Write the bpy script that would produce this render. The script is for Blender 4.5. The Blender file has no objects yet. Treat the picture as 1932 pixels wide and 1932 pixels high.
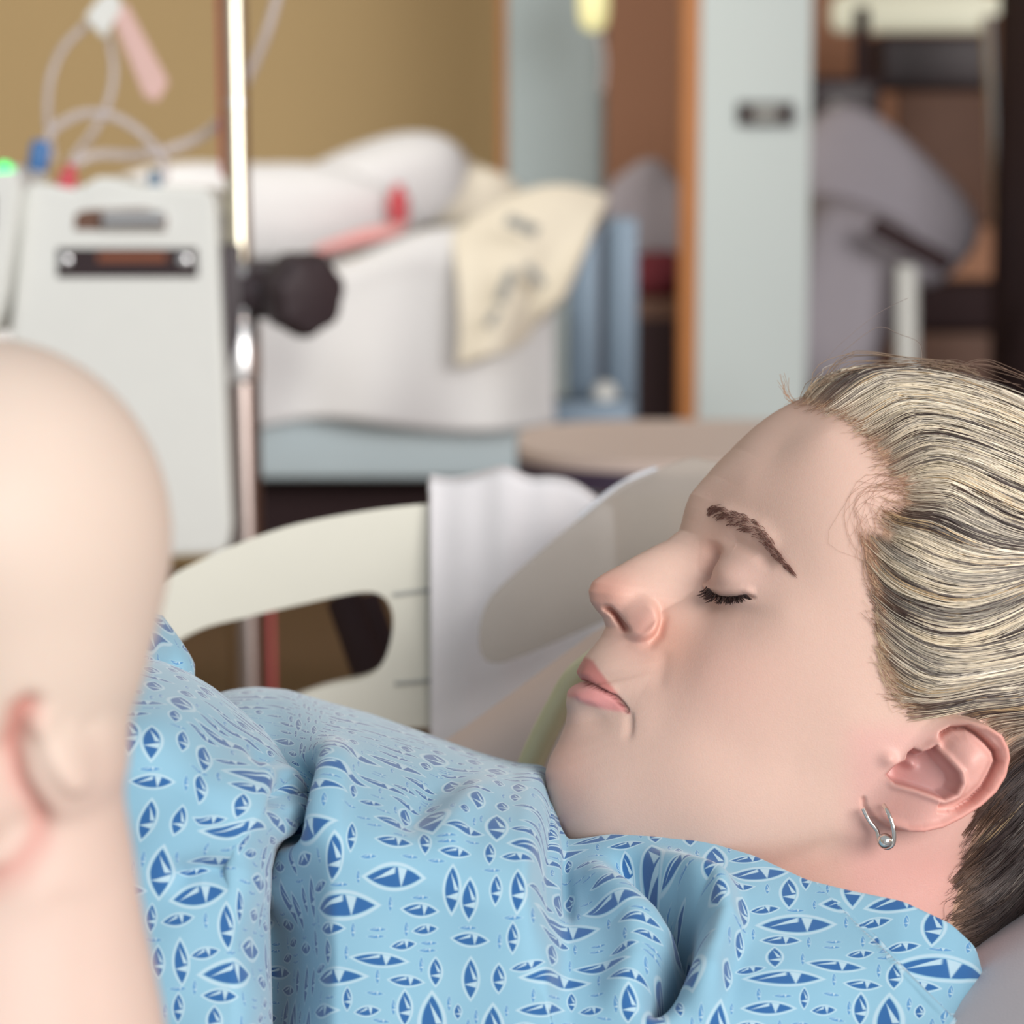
import bpy, bmesh, math, random
import numpy as np
from mathutils import Vector, Matrix

random.seed(7)
rng = np.random.default_rng(11)
scene = bpy.context.scene
COL = scene.collection

# ------------------------------------------------------------------ camera, world, light
FPX = 4637.0
PITCH = math.radians(8.0)
CAM = np.array([0.0, 0.0, 1.05])
RT = np.array([1.0, 0.0, 0.0])
FW = np.array([0.0, math.cos(PITCH), -math.sin(PITCH)])
UP = np.array([0.0, math.sin(PITCH), math.cos(PITCH)])

cam = bpy.data.cameras.new('camera')
cam_o = bpy.data.objects.new('camera', cam)
COL.objects.link(cam_o)
cam.sensor_width = 36.0
cam.lens = FPX / 1932.0 * 36.0
cam.clip_start = 0.05
cam_o.location = CAM
cam_o.rotation_euler = (math.pi / 2 - PITCH, 0, 0)
cam.dof.use_dof = True
cam.dof.focus_distance = 0.855
cam.dof.aperture_fstop = 9.5
scene.camera = cam_o

world = bpy.data.worlds.new('world')
scene.world = world
world.use_nodes = True
bg = world.node_tree.nodes['Background']
bg.inputs['Color'].default_value = (0.86, 0.93, 1.0, 1)
bg.inputs['Strength'].default_value = 0.46

def area(name, loc, target, sx, sy, power, color):
    l = bpy.data.lights.new(name, 'AREA')
    l.shape = 'RECTANGLE'; l.size = sx; l.size_y = sy
    l.energy = power; l.color = color
    o = bpy.data.objects.new(name, l)
    COL.objects.link(o)
    o.location = loc
    d = Vector(target) - Vector(loc)
    o.rotation_euler = d.to_track_quat('-Z', 'Y').to_euler()
    return o
area('window_light', (2.3, -3.0, 2.5), (0.1, 1.6, 0.9), 3.2, 2.0, 245, (1.0, 0.96, 0.93))
area('added_back_fill_light', (-1.5, 3.4, 2.62), (-1.5, 4.6, 0.0), 1.6, 1.0, 60, (1.0, 0.96, 0.90))  # added fill lamp, brightens the far end of the room

scene.view_settings.view_transform = 'Standard'
scene.view_settings.look = 'None'
scene.view_settings.exposure = 0.18
scene.view_settings.gamma = 1.0
scene.view_settings.use_curve_mapping = False
scene.cycles.use_denoising = True

# ------------------------------------------------------------------ helpers
def P(px, py, D):
    return CAM + D * ((px - 966.0) / FPX * RT + FW + (966.0 - py) / FPX * UP)
def V(px, py, D):
    return Vector(P(px, py, D))
def PA(x, y, D):                                    # array version
    x, y, D = np.broadcast_arrays(np.asarray(x, float), np.asarray(y, float), np.asarray(D, float))
    return CAM + D[..., None] * (((x - 966.0) / FPX)[..., None] * RT + FW + ((966.0 - y) / FPX)[..., None] * UP)
def proj(X):
    d = X - CAM
    D = d @ FW
    return 966.0 + FPX * (d @ RT) / D, 966.0 - FPX * (d @ UP) / D, D

def smooth(a, b, x):
    t = np.clip((x - a) / (b - a), 0, 1)
    return t * t * (3 - 2 * t)

def lin(c):
    return tuple(((v / 12.92) if v <= 0.04045 else ((v + 0.055) / 1.055) ** 2.4) for v in c)
def rgb(r, g, b):
    return lin((r / 255.0, g / 255.0, b / 255.0))

def mat(name, color, rough=0.5, metal=0.0, var=0.06, nscale=40.0, bump=0.0, bscale=200.0, sss=0.0,
        emit=None, estr=0.0, alpha=1.0, trans=0.0, attr=None, spec=0.5, sssr=(1.0, 0.35, 0.2), ssss=0.004):
    m = bpy.data.materials.new(name)
    m.use_nodes = True
    nt = m.node_tree
    b = nt.nodes['Principled BSDF']
    tc = nt.nodes.new('ShaderNodeTexCoord')
    n = nt.nodes.new('ShaderNodeTexNoise')
    n.inputs['Scale'].default_value = nscale
    n.inputs['Detail'].default_value = 4
    nt.links.new(tc.outputs['Object'], n.inputs['Vector'])
    mr = nt.nodes.new('ShaderNodeMapRange')
    mr.inputs['To Min'].default_value = 1 - var
    mr.inputs['To Max'].default_value = 1 + var
    nt.links.new(n.outputs['Fac'], mr.inputs['Value'])
    mul = nt.nodes.new('ShaderNodeVectorMath'); mul.operation = 'SCALE'
    if attr:
        at = nt.nodes.new('ShaderNodeAttribute'); at.attribute_name = attr
        nt.links.new(at.outputs['Color'], mul.inputs[0])
    else:
        mul.inputs[0].default_value = color[:3]
    nt.links.new(mr.outputs['Result'], mul.inputs['Scale'])
    nt.links.new(mul.outputs['Vector'], b.inputs['Base Color'])
    b.inputs['Roughness'].default_value = rough
    b.inputs['Metallic'].default_value = metal
    b.inputs['Specular IOR Level'].default_value = spec
    if sss > 0:
        b.inputs['Subsurface Weight'].default_value = sss
        b.inputs['Subsurface Radius'].default_value = sssr
        b.inputs['Subsurface Scale'].default_value = ssss
    if emit:
        b.inputs['Emission Color'].default_value = (*emit, 1)
        b.inputs['Emission Strength'].default_value = estr
    if trans > 0:
        b.inputs['Transmission Weight'].default_value = trans
    if alpha < 1:
        b.inputs['Alpha'].default_value = alpha
    if bump > 0:
        n2 = nt.nodes.new('ShaderNodeTexNoise')
        n2.inputs['Scale'].default_value = bscale
        n2.inputs['Detail'].default_value = 3
        nt.links.new(tc.outputs['Object'], n2.inputs['Vector'])
        bp = nt.nodes.new('ShaderNodeBump')
        bp.inputs['Strength'].default_value = bump
        bp.inputs['Distance'].default_value = 0.001
        nt.links.new(n2.outputs['Fac'], bp.inputs['Height'])
        nt.links.new(bp.outputs['Normal'], b.inputs['Normal'])
    return m

def link(name, me, m=None, parent=None, label=None, cat=None, group=None, kind=None):
    o = bpy.data.objects.new(name, me)
    COL.objects.link(o)
    if m is not None and me is not None:
        if not me.materials:
            me.materials.append(m)
    if parent is not None:
        o.parent = parent
        o.matrix_parent_inverse = Matrix.Translation(parent.location).inverted()
    if label: o['label'] = label
    if cat: o['category'] = cat
    if group: o['group'] = group
    if kind: o['kind'] = kind
    return o
def empty(name, loc, label, cat, group=None):
    o = link(name, None, None, None, label, cat, group)
    o.location = loc
    o.empty_display_size = 0.05
    return o

def pyobj(name, verts, faces, m, parent=None, shade=True, **kw):
    me = bpy.data.meshes.new(name)
    verts = np.asarray(verts, dtype=np.float32).reshape(-1, 3)
    if isinstance(faces, np.ndarray):
        n, k = faces.shape
        me.vertices.add(len(verts)); me.vertices.foreach_set('co', verts.ravel())
        me.loops.add(n * k); me.loops.foreach_set('vertex_index', faces.ravel().astype(np.int32))
        me.polygons.add(n)
        me.polygons.foreach_set('loop_start', np.arange(0, n * k, k, dtype=np.int32))
        me.update(calc_edges=True)
        me.validate()
    else:
        me.from_pydata([tuple(v) for v in verts], [], faces)
    if shade:
        me.polygons.foreach_set('use_smooth', np.ones(len(me.polygons), dtype=bool))
    me.update()
    return link(name, me, m, parent, **kw)

def vcol(me, cols, name='Col'):
    a = me.color_attributes.new(name, 'FLOAT_COLOR', 'POINT')
    c = np.ones((len(me.vertices), 4), dtype=np.float32)
    c[:, :3] = cols
    a.data.foreach_set('color', c.ravel())

def bmobj(name, bm, m, parent=None, shade=True, **kw):
    bmesh.ops.recalc_face_normals(bm, faces=bm.faces)
    me = bpy.data.meshes.new(name)
    bm.to_mesh(me); bm.free()
    if shade:
        me.polygons.foreach_set('use_smooth', np.ones(len(me.polygons), dtype=bool))
        me.set_sharp_from_angle(angle=math.radians(40))
    return link(name, me, m, parent, **kw)

def bm_box(bm, c, s, rot=None, bev=0.0, seg=2):
    r = bmesh.ops.create_cube(bm, size=1.0)
    vs = r['verts']
    bmesh.ops.scale(bm, vec=s, verts=vs)
    if bev > 0:
        es = list({e for v in vs for e in v.link_edges})
        rb = bmesh.ops.bevel(bm, geom=es, offset=bev, segments=seg, affect='EDGES', profile=0.6)
        vs = list({v for f in rb['faces'] for v in f.verts} | set(v for v in vs if v.is_valid))
    if rot is not None:
        bmesh.ops.rotate(bm, cent=(0, 0, 0), matrix=rot, verts=vs)
    bmesh.ops.translate(bm, vec=c, verts=vs)
    return vs
def box(name, c, s, m, parent=None, rot=None, bev=0.003, seg=2, **kw):
    bm = bmesh.new()
    bm_box(bm, c, s, rot, bev, seg)
    return bmobj(name, bm, m, parent, **kw)

def tube_mesh(pts, rad, n=8, cap=True, closed=False):
    pts = np.asarray(pts, float); k = len(pts)
    rad = np.broadcast_to(np.asarray(rad, float), (k,))
    if closed:
        tang = np.roll(pts, -1, 0) - np.roll(pts, 1, 0)
    else:
        tang = np.gradient(pts, axis=0)
    tang /= np.linalg.norm(tang, axis=1)[:, None] + 1e-12
    ref = np.array([0, 0, 1.0]) if abs(tang[0][2]) < 0.9 else np.array([1.0, 0, 0])
    u = ref - tang[0] * (ref @ tang[0]); u /= np.linalg.norm(u)
    vs = []
    for i in range(k):
        u = u - tang[i] * (u @ tang[i]); u /= np.linalg.norm(u) + 1e-12
        w = np.cross(tang[i], u)
        for j in range(n):
            a = 2 * math.pi * j / n
            vs.append(pts[i] + rad[i] * (math.cos(a) * u + math.sin(a) * w))
    fs = []
    for i in range(k if closed else k - 1):
        for j in range(n):
            a, b2 = i * n + j, i * n + (j + 1) % n
            i2 = (i + 1) % k
            c, d = i2 * n + (j + 1) % n, i2 * n + j
            fs.append((a, b2, c, d))
    if cap and not closed:
        fs.append(tuple(range(n - 1, -1, -1)))
        fs.append(tuple(range((k - 1) * n, k * n)))
    return np.array(vs), fs
def tube(name, pts, rad, m, parent=None, n=12, closed=False, **kw):
    v, f = tube_mesh(pts, rad, n, closed=closed)
    o = pyobj(name, v, f, m, parent, **kw)
    o.data.set_sharp_from_angle(angle=math.radians(50))
    return o
def spline(pts, n=40):
    pts = np.asarray(pts, float)
    k = len(pts)
    d = np.r_[0, np.cumsum(np.linalg.norm(np.diff(pts, axis=0), axis=1) ** 0.5)]
    out = []
    for t in np.linspace(0, d[-1], n):
        i = int(np.clip(np.searchsorted(d, t) - 1, 0, k - 2))
        p0, p1, p2, p3 = pts[max(i - 1, 0)], pts[i], pts[i + 1], pts[min(i + 2, k - 1)]
        u = (t - d[i]) / (d[i + 1] - d[i])
        out.append(0.5 * (2 * p1 + (p2 - p0) * u + (2 * p0 - 5 * p1 + 4 * p2 - p3) * u * u + (3 * p1 - p0 - 3 * p2 + p3) * u ** 3))
    return np.array(out)
def lathe(name, base, axis, prof, m, parent=None, n=32, lobes=0, amp=0.0, **kw):
    axis = Vector(axis).normalized()
    u = axis.orthogonal().normalized(); w = axis.cross(u)
    vs, fs = [], []
    for (r, h) in prof:
        for j in range(n):
            a = 2 * math.pi * j / n
            rr = r * (1 + amp * math.cos(lobes * a)) if lobes else r
            vs.append(Vector(base) + axis * h + u * (rr * math.cos(a)) + w * (rr * math.sin(a)))
    for i in range(len(prof) - 1):
        for j in range(n):
            fs.append((i * n + j, i * n + (j + 1) % n, (i + 1) * n + (j + 1) % n, (i + 1) * n + j))
    fs.append(tuple(range(n - 1, -1, -1))); fs.append(tuple(range((len(prof) - 1) * n, len(prof) * n)))
    o = pyobj(name, vs, fs, m, parent, **kw)
    o.data.set_sharp_from_angle(angle=math.radians(40))
    return o
def grid_faces(nr, nc, wrap=False):
    i = np.arange(nr - 1)[:, None]; j = np.arange(nc if wrap else nc - 1)[None, :]
    j2 = (j + 1) % nc
    return np.stack([i * nc + j + 0 * j2, i * nc + j2, (i + 1) * nc + j2, (i + 1) * nc + j], -1).reshape(-1, 4)
def soft_body(name, c, half, m, parent=None, rot=None, p=2.6, q=2.2, dent=None, nu=64, nv=40, noise=0.0, seed=0, **kw):
    """a pillow or cushion: superellipsoid with soft creases"""
    th = np.linspace(0, 2 * math.pi, nu, endpoint=False)
    ph = np.linspace(-math.pi / 2, math.pi / 2, nv)
    T, H = np.meshgrid(th, ph)
    sp = lambda x, e: np.sign(x) * np.abs(x) ** (2 / e)
    x = sp(np.cos(T), p) * sp(np.cos(H), q); y = sp(np.sin(T), p) * sp(np.cos(H), q); z = sp(np.sin(H), q)
    X = np.stack([x, y, z], -1).reshape(-1, 3) * np.asarray(half)
    r2 = np.random.default_rng(seed)
    if noise:
        for k in range(14):
            d = r2.normal(size=3); d /= np.linalg.norm(d)
            f = r2.uniform(1.5, 5) / max(half)
            X = X + (noise / (1 + 0.3 * k)) * np.sin(X @ d * f * 2 + r2.uniform(0, 6))[:, None] * r2.normal(size=3)[None] * 0.5
    if rot is not None:
        X = X @ np.array(rot).T
    return pyobj(name, X + np.asarray(c), grid_faces(nv, nu, True), m, parent, **kw)

def segdist(px, py, poly):
    """distance from points to polyline (px space) and parameter along"""
    best = np.full(px.shape, 1e9); par = np.zeros(px.shape)
    poly = np.asarray(poly, float)
    L = np.r_[0, np.cumsum(np.hypot(*np.diff(poly, axis=0).T))]
    for i in range(len(poly) - 1):
        a, b = poly[i], poly[i + 1]
        d = b - a; l2 = d @ d
        t = np.clip(((px - a[0]) * d[0] + (py - a[1]) * d[1]) / l2, 0, 1)
        dd = np.hypot(px - a[0] - t * d[0], py - a[1] - t * d[1])
        m_ = dd < best
        best = np.where(m_, dd, best); par = np.where(m_, (L[i] + t * (L[i + 1] - L[i])) / L[-1], par)
    return best, par
def inside(px, py, poly):
    poly = np.asarray(poly, float)
    r = np.zeros(px.shape, bool)
    n = len(poly)
    for i in range(n):
        x1, y1 = poly[i]; x2, y2 = poly[(i + 1) % n]
        c = ((y1 > py) != (y2 > py)) & (px < (x2 - x1) * (py - y1) / (y2 - y1 + 1e-9) + x1)
        r ^= c
    return r
def sdist(px, py, poly):
    """signed distance, positive inside"""
    poly = list(poly)
    d, _ = segdist(px, py, poly + [poly[0]])
    return np.where(inside(px, py, poly), d, -d)
def groove(px, py, poly, sig, ends=0.12):
    d, t = segdist(px, py, poly)
    return np.exp(-(d / sig) ** 2) * smooth(0, ends, t) * smooth(0, ends, 1 - t)
def blob(px, py, cx, cy, rx, ry, rot=0.0):
    c, s = math.cos(rot), math.sin(rot)
    x = (px - cx) * c + (py - cy) * s; y = -(px - cx) * s + (py - cy) * c
    return np.exp(-((x / rx) ** 2 + (y / ry) ** 2))

# ------------------------------------------------------------------ materials
M = {}
M['wall_tan'] = mat('tan_wall_paint', rgb(208, 182, 134), 0.85, var=0.03, nscale=3, bump=0.1)
M['wall_brown'] = mat('brown_wall_paint', rgb(190, 142, 114), 0.85, var=0.04, nscale=3, bump=0.1)
M['floor'] = mat('brown_floor', rgb(96, 74, 60), 0.45, var=0.1, nscale=6)
M['ceiling'] = mat('ceiling_paint', rgb(225, 222, 214), 0.9, var=0.02)
M['wood'] = mat('orange_wood', rgb(196, 128, 70), 0.5, var=0.12, nscale=14)
M['pillar'] = mat('pale_pillar_paint', rgb(216, 228, 227), 0.7, var=0.02, nscale=4)
M['curtain'] = mat('pale_blue_curtain', rgb(194, 210, 213), 0.85, var=0.04)
M['plastic_white'] = mat('device_white_plastic', rgb(232, 234, 229), 0.45, var=0.02)
M['plastic_cream'] = mat('rail_cream_plastic', rgb(222, 220, 206), 0.4, var=0.02)
M['black'] = mat('black_plastic', rgb(58, 48, 52), 0.45, var=0.05)
M['dark'] = mat('dark_plastic', rgb(60, 46, 48), 0.8, var=0.08, spec=0.2)
M['darkwin'] = mat('dark_display', rgb(50, 34, 36), 0.3, var=0.02)
M['orange_led'] = mat('orange_display_text', rgb(120, 70, 45), 0.6, emit=rgb(150, 70, 40), estr=0.12)
M['steel_dark_refl'] = mat('dark_reflection_steel', (0.30, 0.25, 0.23), 0.28, 1.0, var=0.05)  # steel colour darkened to stand for dark reflections in the lower pole
M['chrome'] = mat('chrome_steel', (0.62, 0.585, 0.47), 0.30, 1.0, var=0.02)
M['steel'] = mat('brushed_steel', (0.74, 0.74, 0.74), 0.32, 1.0, var=0.05)
M['sheet'] = mat('white_bed_sheet', rgb(220, 220, 221), 0.9, var=0.03, nscale=15, bump=0.2, bscale=300)
M['sheet_blue'] = mat('pale_blue_panel', rgb(206, 224, 230), 0.6, var=0.03, nscale=6)
M['cream_cloth'] = mat('cream_blanket', rgb(230, 222, 204), 0.95, var=0.05, nscale=25, bump=0.2)
M['towel'] = mat('white_towel', rgb(226, 224, 226), 0.98, var=0.04, nscale=60, bump=0.5, bscale=900)
M['pillow_grey'] = mat('grey_pillowcase', rgb(208, 203, 206), 0.95, var=0.03, nscale=30, bump=0.2, bscale=1200)
M['pillow_pink'] = mat('pink_beige_pillowcase', rgb(222, 200, 188), 0.95, var=0.04, nscale=20, bump=0.2)
M['post_blue'] = mat('blue_grey_metal', rgb(122, 142, 160), 0.45, 0.2, var=0.05)
M['table'] = mat('beige_table_laminate', rgb(206, 188, 178), 0.5, var=0.03)
M['rim'] = mat('dark_purple_rim', rgb(62, 50, 70), 0.5)
M['red'] = mat('red_plastic', rgb(206, 84, 92), 0.5)
M['pinkprint'] = mat('pink_stripe_cloth', rgb(226, 160, 158), 0.9)
M['blue'] = mat('blue_connector_plastic', rgb(70, 120, 178), 0.4)
M['green'] = mat('green_led', rgb(40, 220, 110), 0.4, emit=rgb(30, 235, 120), estr=1.6)
M['tube'] = mat('clear_tubing', rgb(214, 205, 205), 0.25, alpha=0.62)
M['label_pink'] = mat('pink_paper_label', rgb(226, 190, 182), 0.8)
M['lamp'] = mat('warm_lamp_glass', rgb(240, 235, 180), 0.4, emit=rgb(245, 238, 170), estr=0.45)
M['lampw'] = mat('white_lamp_diffuser', rgb(225, 225, 205), 0.5, emit=rgb(225, 225, 200), estr=0.35)
M['acrylic'] = mat('smoky_clear_plastic', rgb(178, 170, 160), 0.25, alpha=0.62)
M['acrylic_edge'] = mat('bright_plastic_edge', rgb(225, 228, 235), 0.2, alpha=0.85)
M['yellow_tube'] = mat('yellow_green_tubing', rgb(222, 218, 176), 0.3, alpha=0.75)
M['grey_cloth'] = mat('grey_upholstery', rgb(182, 176, 184), 0.9, var=0.05)
M['red_dark'] = mat('dark_red_cloth', rgb(118, 46, 56), 0.9)
M['brown_dark'] = mat('dark_brown_wood', rgb(112, 80, 64), 0.6, var=0.1, nscale=12)
M['print_grey'] = mat('grey_printed_mark', rgb(168, 170, 166), 0.9)
M['mattress'] = mat('mattress_cover', rgb(220, 220, 222), 0.9, var=0.02)
M['seam'] = mat('cyan_seam_thread', rgb(120, 200, 226), 0.7)
M['ear_metal'] = mat('earring_steel', (0.72, 0.69, 0.64), 0.14, 1.0, var=0.02)

# ------------------------------------------------------------------ the room
box('floor', (0, 3.2, -0.05), (9, 9, 0.1), M['floor'], bev=0, kind='structure', shade=False)
box('ceiling', (0, 4.6, 2.75), (9, 6.2, 0.1), M['ceiling'], bev=0, kind='structure', shade=False)
xw = P(948, 300, 6.2)[0]
box('wall_back', ((-4.5 + xw) / 2, 6.55, 1.35), (xw + 4.5, 0.1, 2.7), M['wall_tan'], bev=0, kind='structure', shade=False)
box('wall_back_brown', ((xw + 4.5) / 2, 6.56, 1.35), (4.5 - xw, 0.1, 2.7), M['wall_brown'], bev=0, kind='structure', shade=False)
box('wall_right', (4.5, 2.2, 1.35), (0.1, 8.8, 2.7), M['wall_brown'], bev=0, kind='structure', shade=False)
box('wall_left', (-4.5, 2.2, 1.35), (0.1, 8.8, 2.7), M['wall_tan'], bev=0, kind='structure', shade=False)
# pillar with wooden edge strip and a plaque
xl, xr = P(1318, 400, 4.6)[0], P(1527, 400, 4.6)[0]
yp = P(1400, 400, 4.6)[1]
pil = box('trim_1', ((xl + xr) / 2, yp + 0.06, 1.35), (xr - xl, 0.12, 2.7), M['pillar'], bev=0.004, kind='structure')
x0 = P(1286, 400, 4.6)[0]
strip_ = box('trim_2', ((x0 + xl) / 2, yp + 0.045, 1.35), (xl - x0, 0.09, 2.7), M['wood'], bev=0.004, kind='structure')
c = P(1442, 215, 4.59)
plq = empty('wall_plaque', (c[0], yp, c[2]), 'small grey plaque with pale centre on the white pillar', 'plaque')
box('plate', (c[0], yp - 0.006, c[2]), (0.104, 0.012, 0.042), M['dark'], plq, bev=0.003)
box('nameplate', (c[0], yp - 0.014, c[2]), (0.05, 0.006, 0.026), M['print_grey'], plq, bev=0.002)
# pale narrow panel further back, thin wooden edge
xl2, xr2 = P(955, 200, 5.4)[0], P(1143, 200, 5.4)[0]
y2 = P(1050, 200, 5.4)[1]
box('trim_3', ((xl2 + xr2) / 2, y2 + 0.05, 1.35), (xr2 - xl2, 0.1, 2.7), M['curtain'], bev=0.03, seg=4, kind='structure')
x3 = P(940, 200, 5.4)[0]
box('trim_4', ((x3 + xl2) / 2, y2 + 0.06, 1.35), (xl2 - x3, 0.06, 2.7), M['wood'], bev=0.004, kind='structure')
# added ceiling fitting, out of view, brightening the back of the room
cl = empty('added_ceiling_panel', (-1.5, 3.4, 2.7), 'added unseen ceiling light panel brightening the back of the room', 'light')
box('frame', (-1.5, 3.4, 2.69), (1.7, 1.1, 0.03), M['plastic_white'], cl)
box('diffuser', (-1.5, 3.4, 2.67), (1.6, 1.0, 0.012), M['lampw'], cl)

# hanging call lamp, upper middle
b0 = P(1120, 18, 4.9)
cl = empty('hanging_lamp', tuple(b0), 'small glowing yellow lamp hanging on a cord beside the pale panel', 'lamp')
lathe('bulb', b0 - np.array([0, 0, 0.03]), (0, 0, 1), [(0.012, -0.012), (0.026, 0.0), (0.031, 0.03), (0.031, 0.12), (0.02, 0.14)], M['lamp'], cl, n=24)
tube('cord', spline([b0 + np.array([0.01, 0, -0.04]), b0 + np.array([0.022, 0, -0.1]), b0 + np.array([0.018, 0, -0.16])], 14), 0.006, M['tube'], cl)
tube('hanger', spline([b0 + np.array([0, 0, 0.1]), b0 + np.array([0, 0, 0.5]), np.array([b0[0], b0[1], 2.7])], 8), 0.004, M['steel'], cl)

# ------------------------------------------------------------------ right-hand alcove: lamp, machine, recliner, stand
c = P(1735, 25, 5.6)
wl = empty('wall_lamp', tuple(c), 'long white lamp above the dark machine at upper right', 'lamp')
box('diffuser', c, (0.40, 0.1, 0.085), M['lampw'], wl, bev=0.03, seg=4)
box('bracket', c + np.array([0, 0.06, 0.03]), (0.30, 0.05, 0.05), M['plastic_white'], wl)
c = P(1770, 120, 5.5)
mc = empty('wall_cabinet', tuple(c), 'dark brown wall cabinet below the long lamp', 'cabinet')
box('body', c, (0.29, 0.2, 0.12), M['dark'], mc, bev=0.01)
box('door', c + np.array([0, -0.105, 0]), (0.27, 0.012, 0.10), M['black'], mc, bev=0.004)
c = P(1590, 200, 5.2)
mo = empty('monitor', tuple(c), 'dark patient monitor beside the white pillar', 'monitor')
box('housing', c, (0.15, 0.1, 0.12), M['dark'], mo, bev=0.01)
box('screen', c + np.array([0, -0.052, 0.01]), (0.12, 0.006, 0.07), M['black'], mo, bev=0.002)
lathe('dial', c + np.array([-0.02, -0.052, -0.01]), (0, -1, 0), [(0.018, 0), (0.018, 0.012), (0.012, 0.016)], M['print_grey'], mo, n=20)
box('mounting_arm', P(1625, 95, 5.25), (0.03, 0.04, 0.18), M['dark'], mo, bev=0.006)
c = P(1780, 290, 6.55)
box('notice_board', (c[0], 6.495, c[2]), (0.29, 0.03, 0.37), M['brown_dark'], bev=0.006, label='brown board on the wall behind the grey recliner', cat='board')
# recliner
rc = empty('recliner', (P(1640, 600, 5.0)[0], P(1640, 600, 5.0)[1], 0), 'grey upholstered recliner with dark armrest beside the white pillar', 'chair')
soft_body('backrest', P(1665, 370, 5.0), (0.21, 0.09, 0.115), M['grey_cloth'], rc, rot=Matrix.Rotation(math.radians(42), 3, 'Y'), p=4, q=3.2)
soft_body('seat', P(1560, 560, 5.0), (0.13, 0.25, 0.20), M['grey_cloth'], rc, p=4, q=4, rot=Matrix.Rotation(math.radians(20), 3, 'Y'))
bmr = bmesh.new()
bm_box(bmr, P(1718, 462, 4.62), (0.165, 0.05, 0.036), Matrix.Rotation(math.radians(28), 3, 'Y'), 0.012, 3)
bmobj('armrest', bmr, M['dark'], rc)
tube('post', [P(1712, 500, 4.66), P(1712, 720, 4.7)], 0.021, M['plastic_white'], rc)
box('base', P(1700, 930, 5.0), (0.5, 0.4, 0.16), M['dark'], rc, bev=0.02)
c = P(1830, 620, 5.75)
dc = empty('low_cabinet', (c[0], c[1], 0), 'dark brown low cabinet behind the sleeping head at far right', 'cabinet')
box('body', (c[0], c[1], c[2] / 2), (0.34, 0.3, c[2]), M['brown_dark'], dc, bev=0.008)
box('top', (c[0], c[1], c[2] + 0.06), (0.38, 0.34, 0.10), M['dark'], dc, bev=0.01)
tube('stand_pole', [P(1868, 30, 5.0), P(1905, 760, 5.1)], 0.018, M['steel'], label='thin pale metal stand pole at the far right', cat='pole')
c = P(1925, 300, 4.7)
box('door_1', (c[0] + 0.03, c[1], 1.2), (0.06, 0.5, 2.4), M['dark'], kind='structure')
# dark red cloth and brown cabinet between post and wooden strip
c = P(1240, 520, 4.98)
soft_body('folded_cloth', c, (0.06, 0.06, 0.05), M['red_dark'], noise=0.004, label='dark red folded cloth beside the orange wooden strip', cat='cloth')
c = P(1240, 556, 5.05)
bc = empty('bedside_cabinet', (c[0], c[1], 0), 'dark brown bedside cabinet next to the orange wooden strip', 'cabinet')
box('body', (c[0], c[1], c[2] / 2), (0.16, 0.3, c[2]), M['brown_dark'], bc, bev=0.006)
box('door', (c[0], c[1] - 0.155, c[2] / 2), (0.14, 0.012, c[2] * 0.9), M['dark'], bc, bev=0.004)
soft_body('heaped_sheet', P(1240, 415, 5.1), (0.09, 0.05, 0.12), M['grey_cloth'], p=3, q=3, rot=Matrix.Rotation(math.radians(-38), 3, 'Y'), noise=0.006,
          label='grey sheet heaped behind the bed post', cat='sheet')

# ------------------------------------------------------------------ the far bed
FB = empty('hospital_bed', (P(600, 800, 3.9)[0], P(600, 800, 3.9)[1], 0), 'far empty hospital bed with white sheets and pale blue base', 'bed')
yb = P(600, 840, 3.8)[1]
zt, zb = P(600, 775, 3.8)[2], P(600, 905, 3.8)[2]
xa, xb = P(-300, 800, 3.8)[0], P(985, 800, 3.8)[0]
box('base_panel', ((xa + xb) / 2, yb + 0.42, (zt + zb) / 2), (xb - xa, 0.85, zt - zb), M['sheet_blue'], FB, bev=0.012, seg=3)
xb2 = P(1040, 800, 3.8)[0]
def sheet_drape(name, xs, tops, y0, depth, zlow, m, parent, amp=0.006, seed=3):
    """a cloth lying on the bed and hanging over its near side"""
    nx, nt_ = 90, 50
    r2 = np.random.default_rng(seed)
    xx = np.linspace(xs[0], xs[-1], nx)
    zz = np.interp(xx, xs, tops)
    k = np.ones(9) / 9; zz = np.convolve(np.pad(zz, 4, mode='edge'), k, 'valid')
    t = np.linspace(0, 1, nt_)
    X = np.zeros((nt_, nx, 3))
    rc_ = 0.055
    for i, ti in enumerate(t):
        if ti < 0.3:
            s = ti / 0.3
            y = y0 + rc_ + (depth - rc_) * (1 - s); z = zz - 0.02 * (1 - s)
        elif ti < 0.5:                                   # soft rounded edge
            an = (ti - 0.3) / 0.2 * math.pi / 2
            y = y0 + rc_ - rc_ * math.sin(an); z = zz - rc_ * (1 - math.cos(an))
        else:
            s = (ti - 0.5) / 0.5
            y = y0 - 0.03 * math.sin(s * 1.5); z = zz - rc_ - (zz - rc_ - zlow) * s
        X[i, :, 0] = xx; X[i, :, 1] = y; X[i, :, 2] = z
    for k in range(10):
        f = r2.uniform(6, 26); ph = r2.uniform(0, 6); sl = r2.uniform(-7, 7)
        X[:, :, 1] += amp * np.sin(xx[None] * f + ph + sl * t[:, None]) * t[:, None]
        X[:, :, 2] += 0.7 * amp * np.sin(xx[None] * f * 0.7 + ph + 4 * t[:, None]) * (1 - 0.6 * t[:, None])
    o = pyobj(name, X.reshape(-1, 3), grid_faces(nt_, nx), m, parent)
    md = o.modifiers.new('thick', 'SOLIDIFY'); md.thickness = 0.006
    return o
D_ = 3.75
xs = [P(p_, 600, D_)[0] for p_ in (-250, 470, 600, 760, 900, 1045)]
zs = [P(600, q_, D_)[2] for q_ in (600, 545, 500, 470, 470, 560)]
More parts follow.
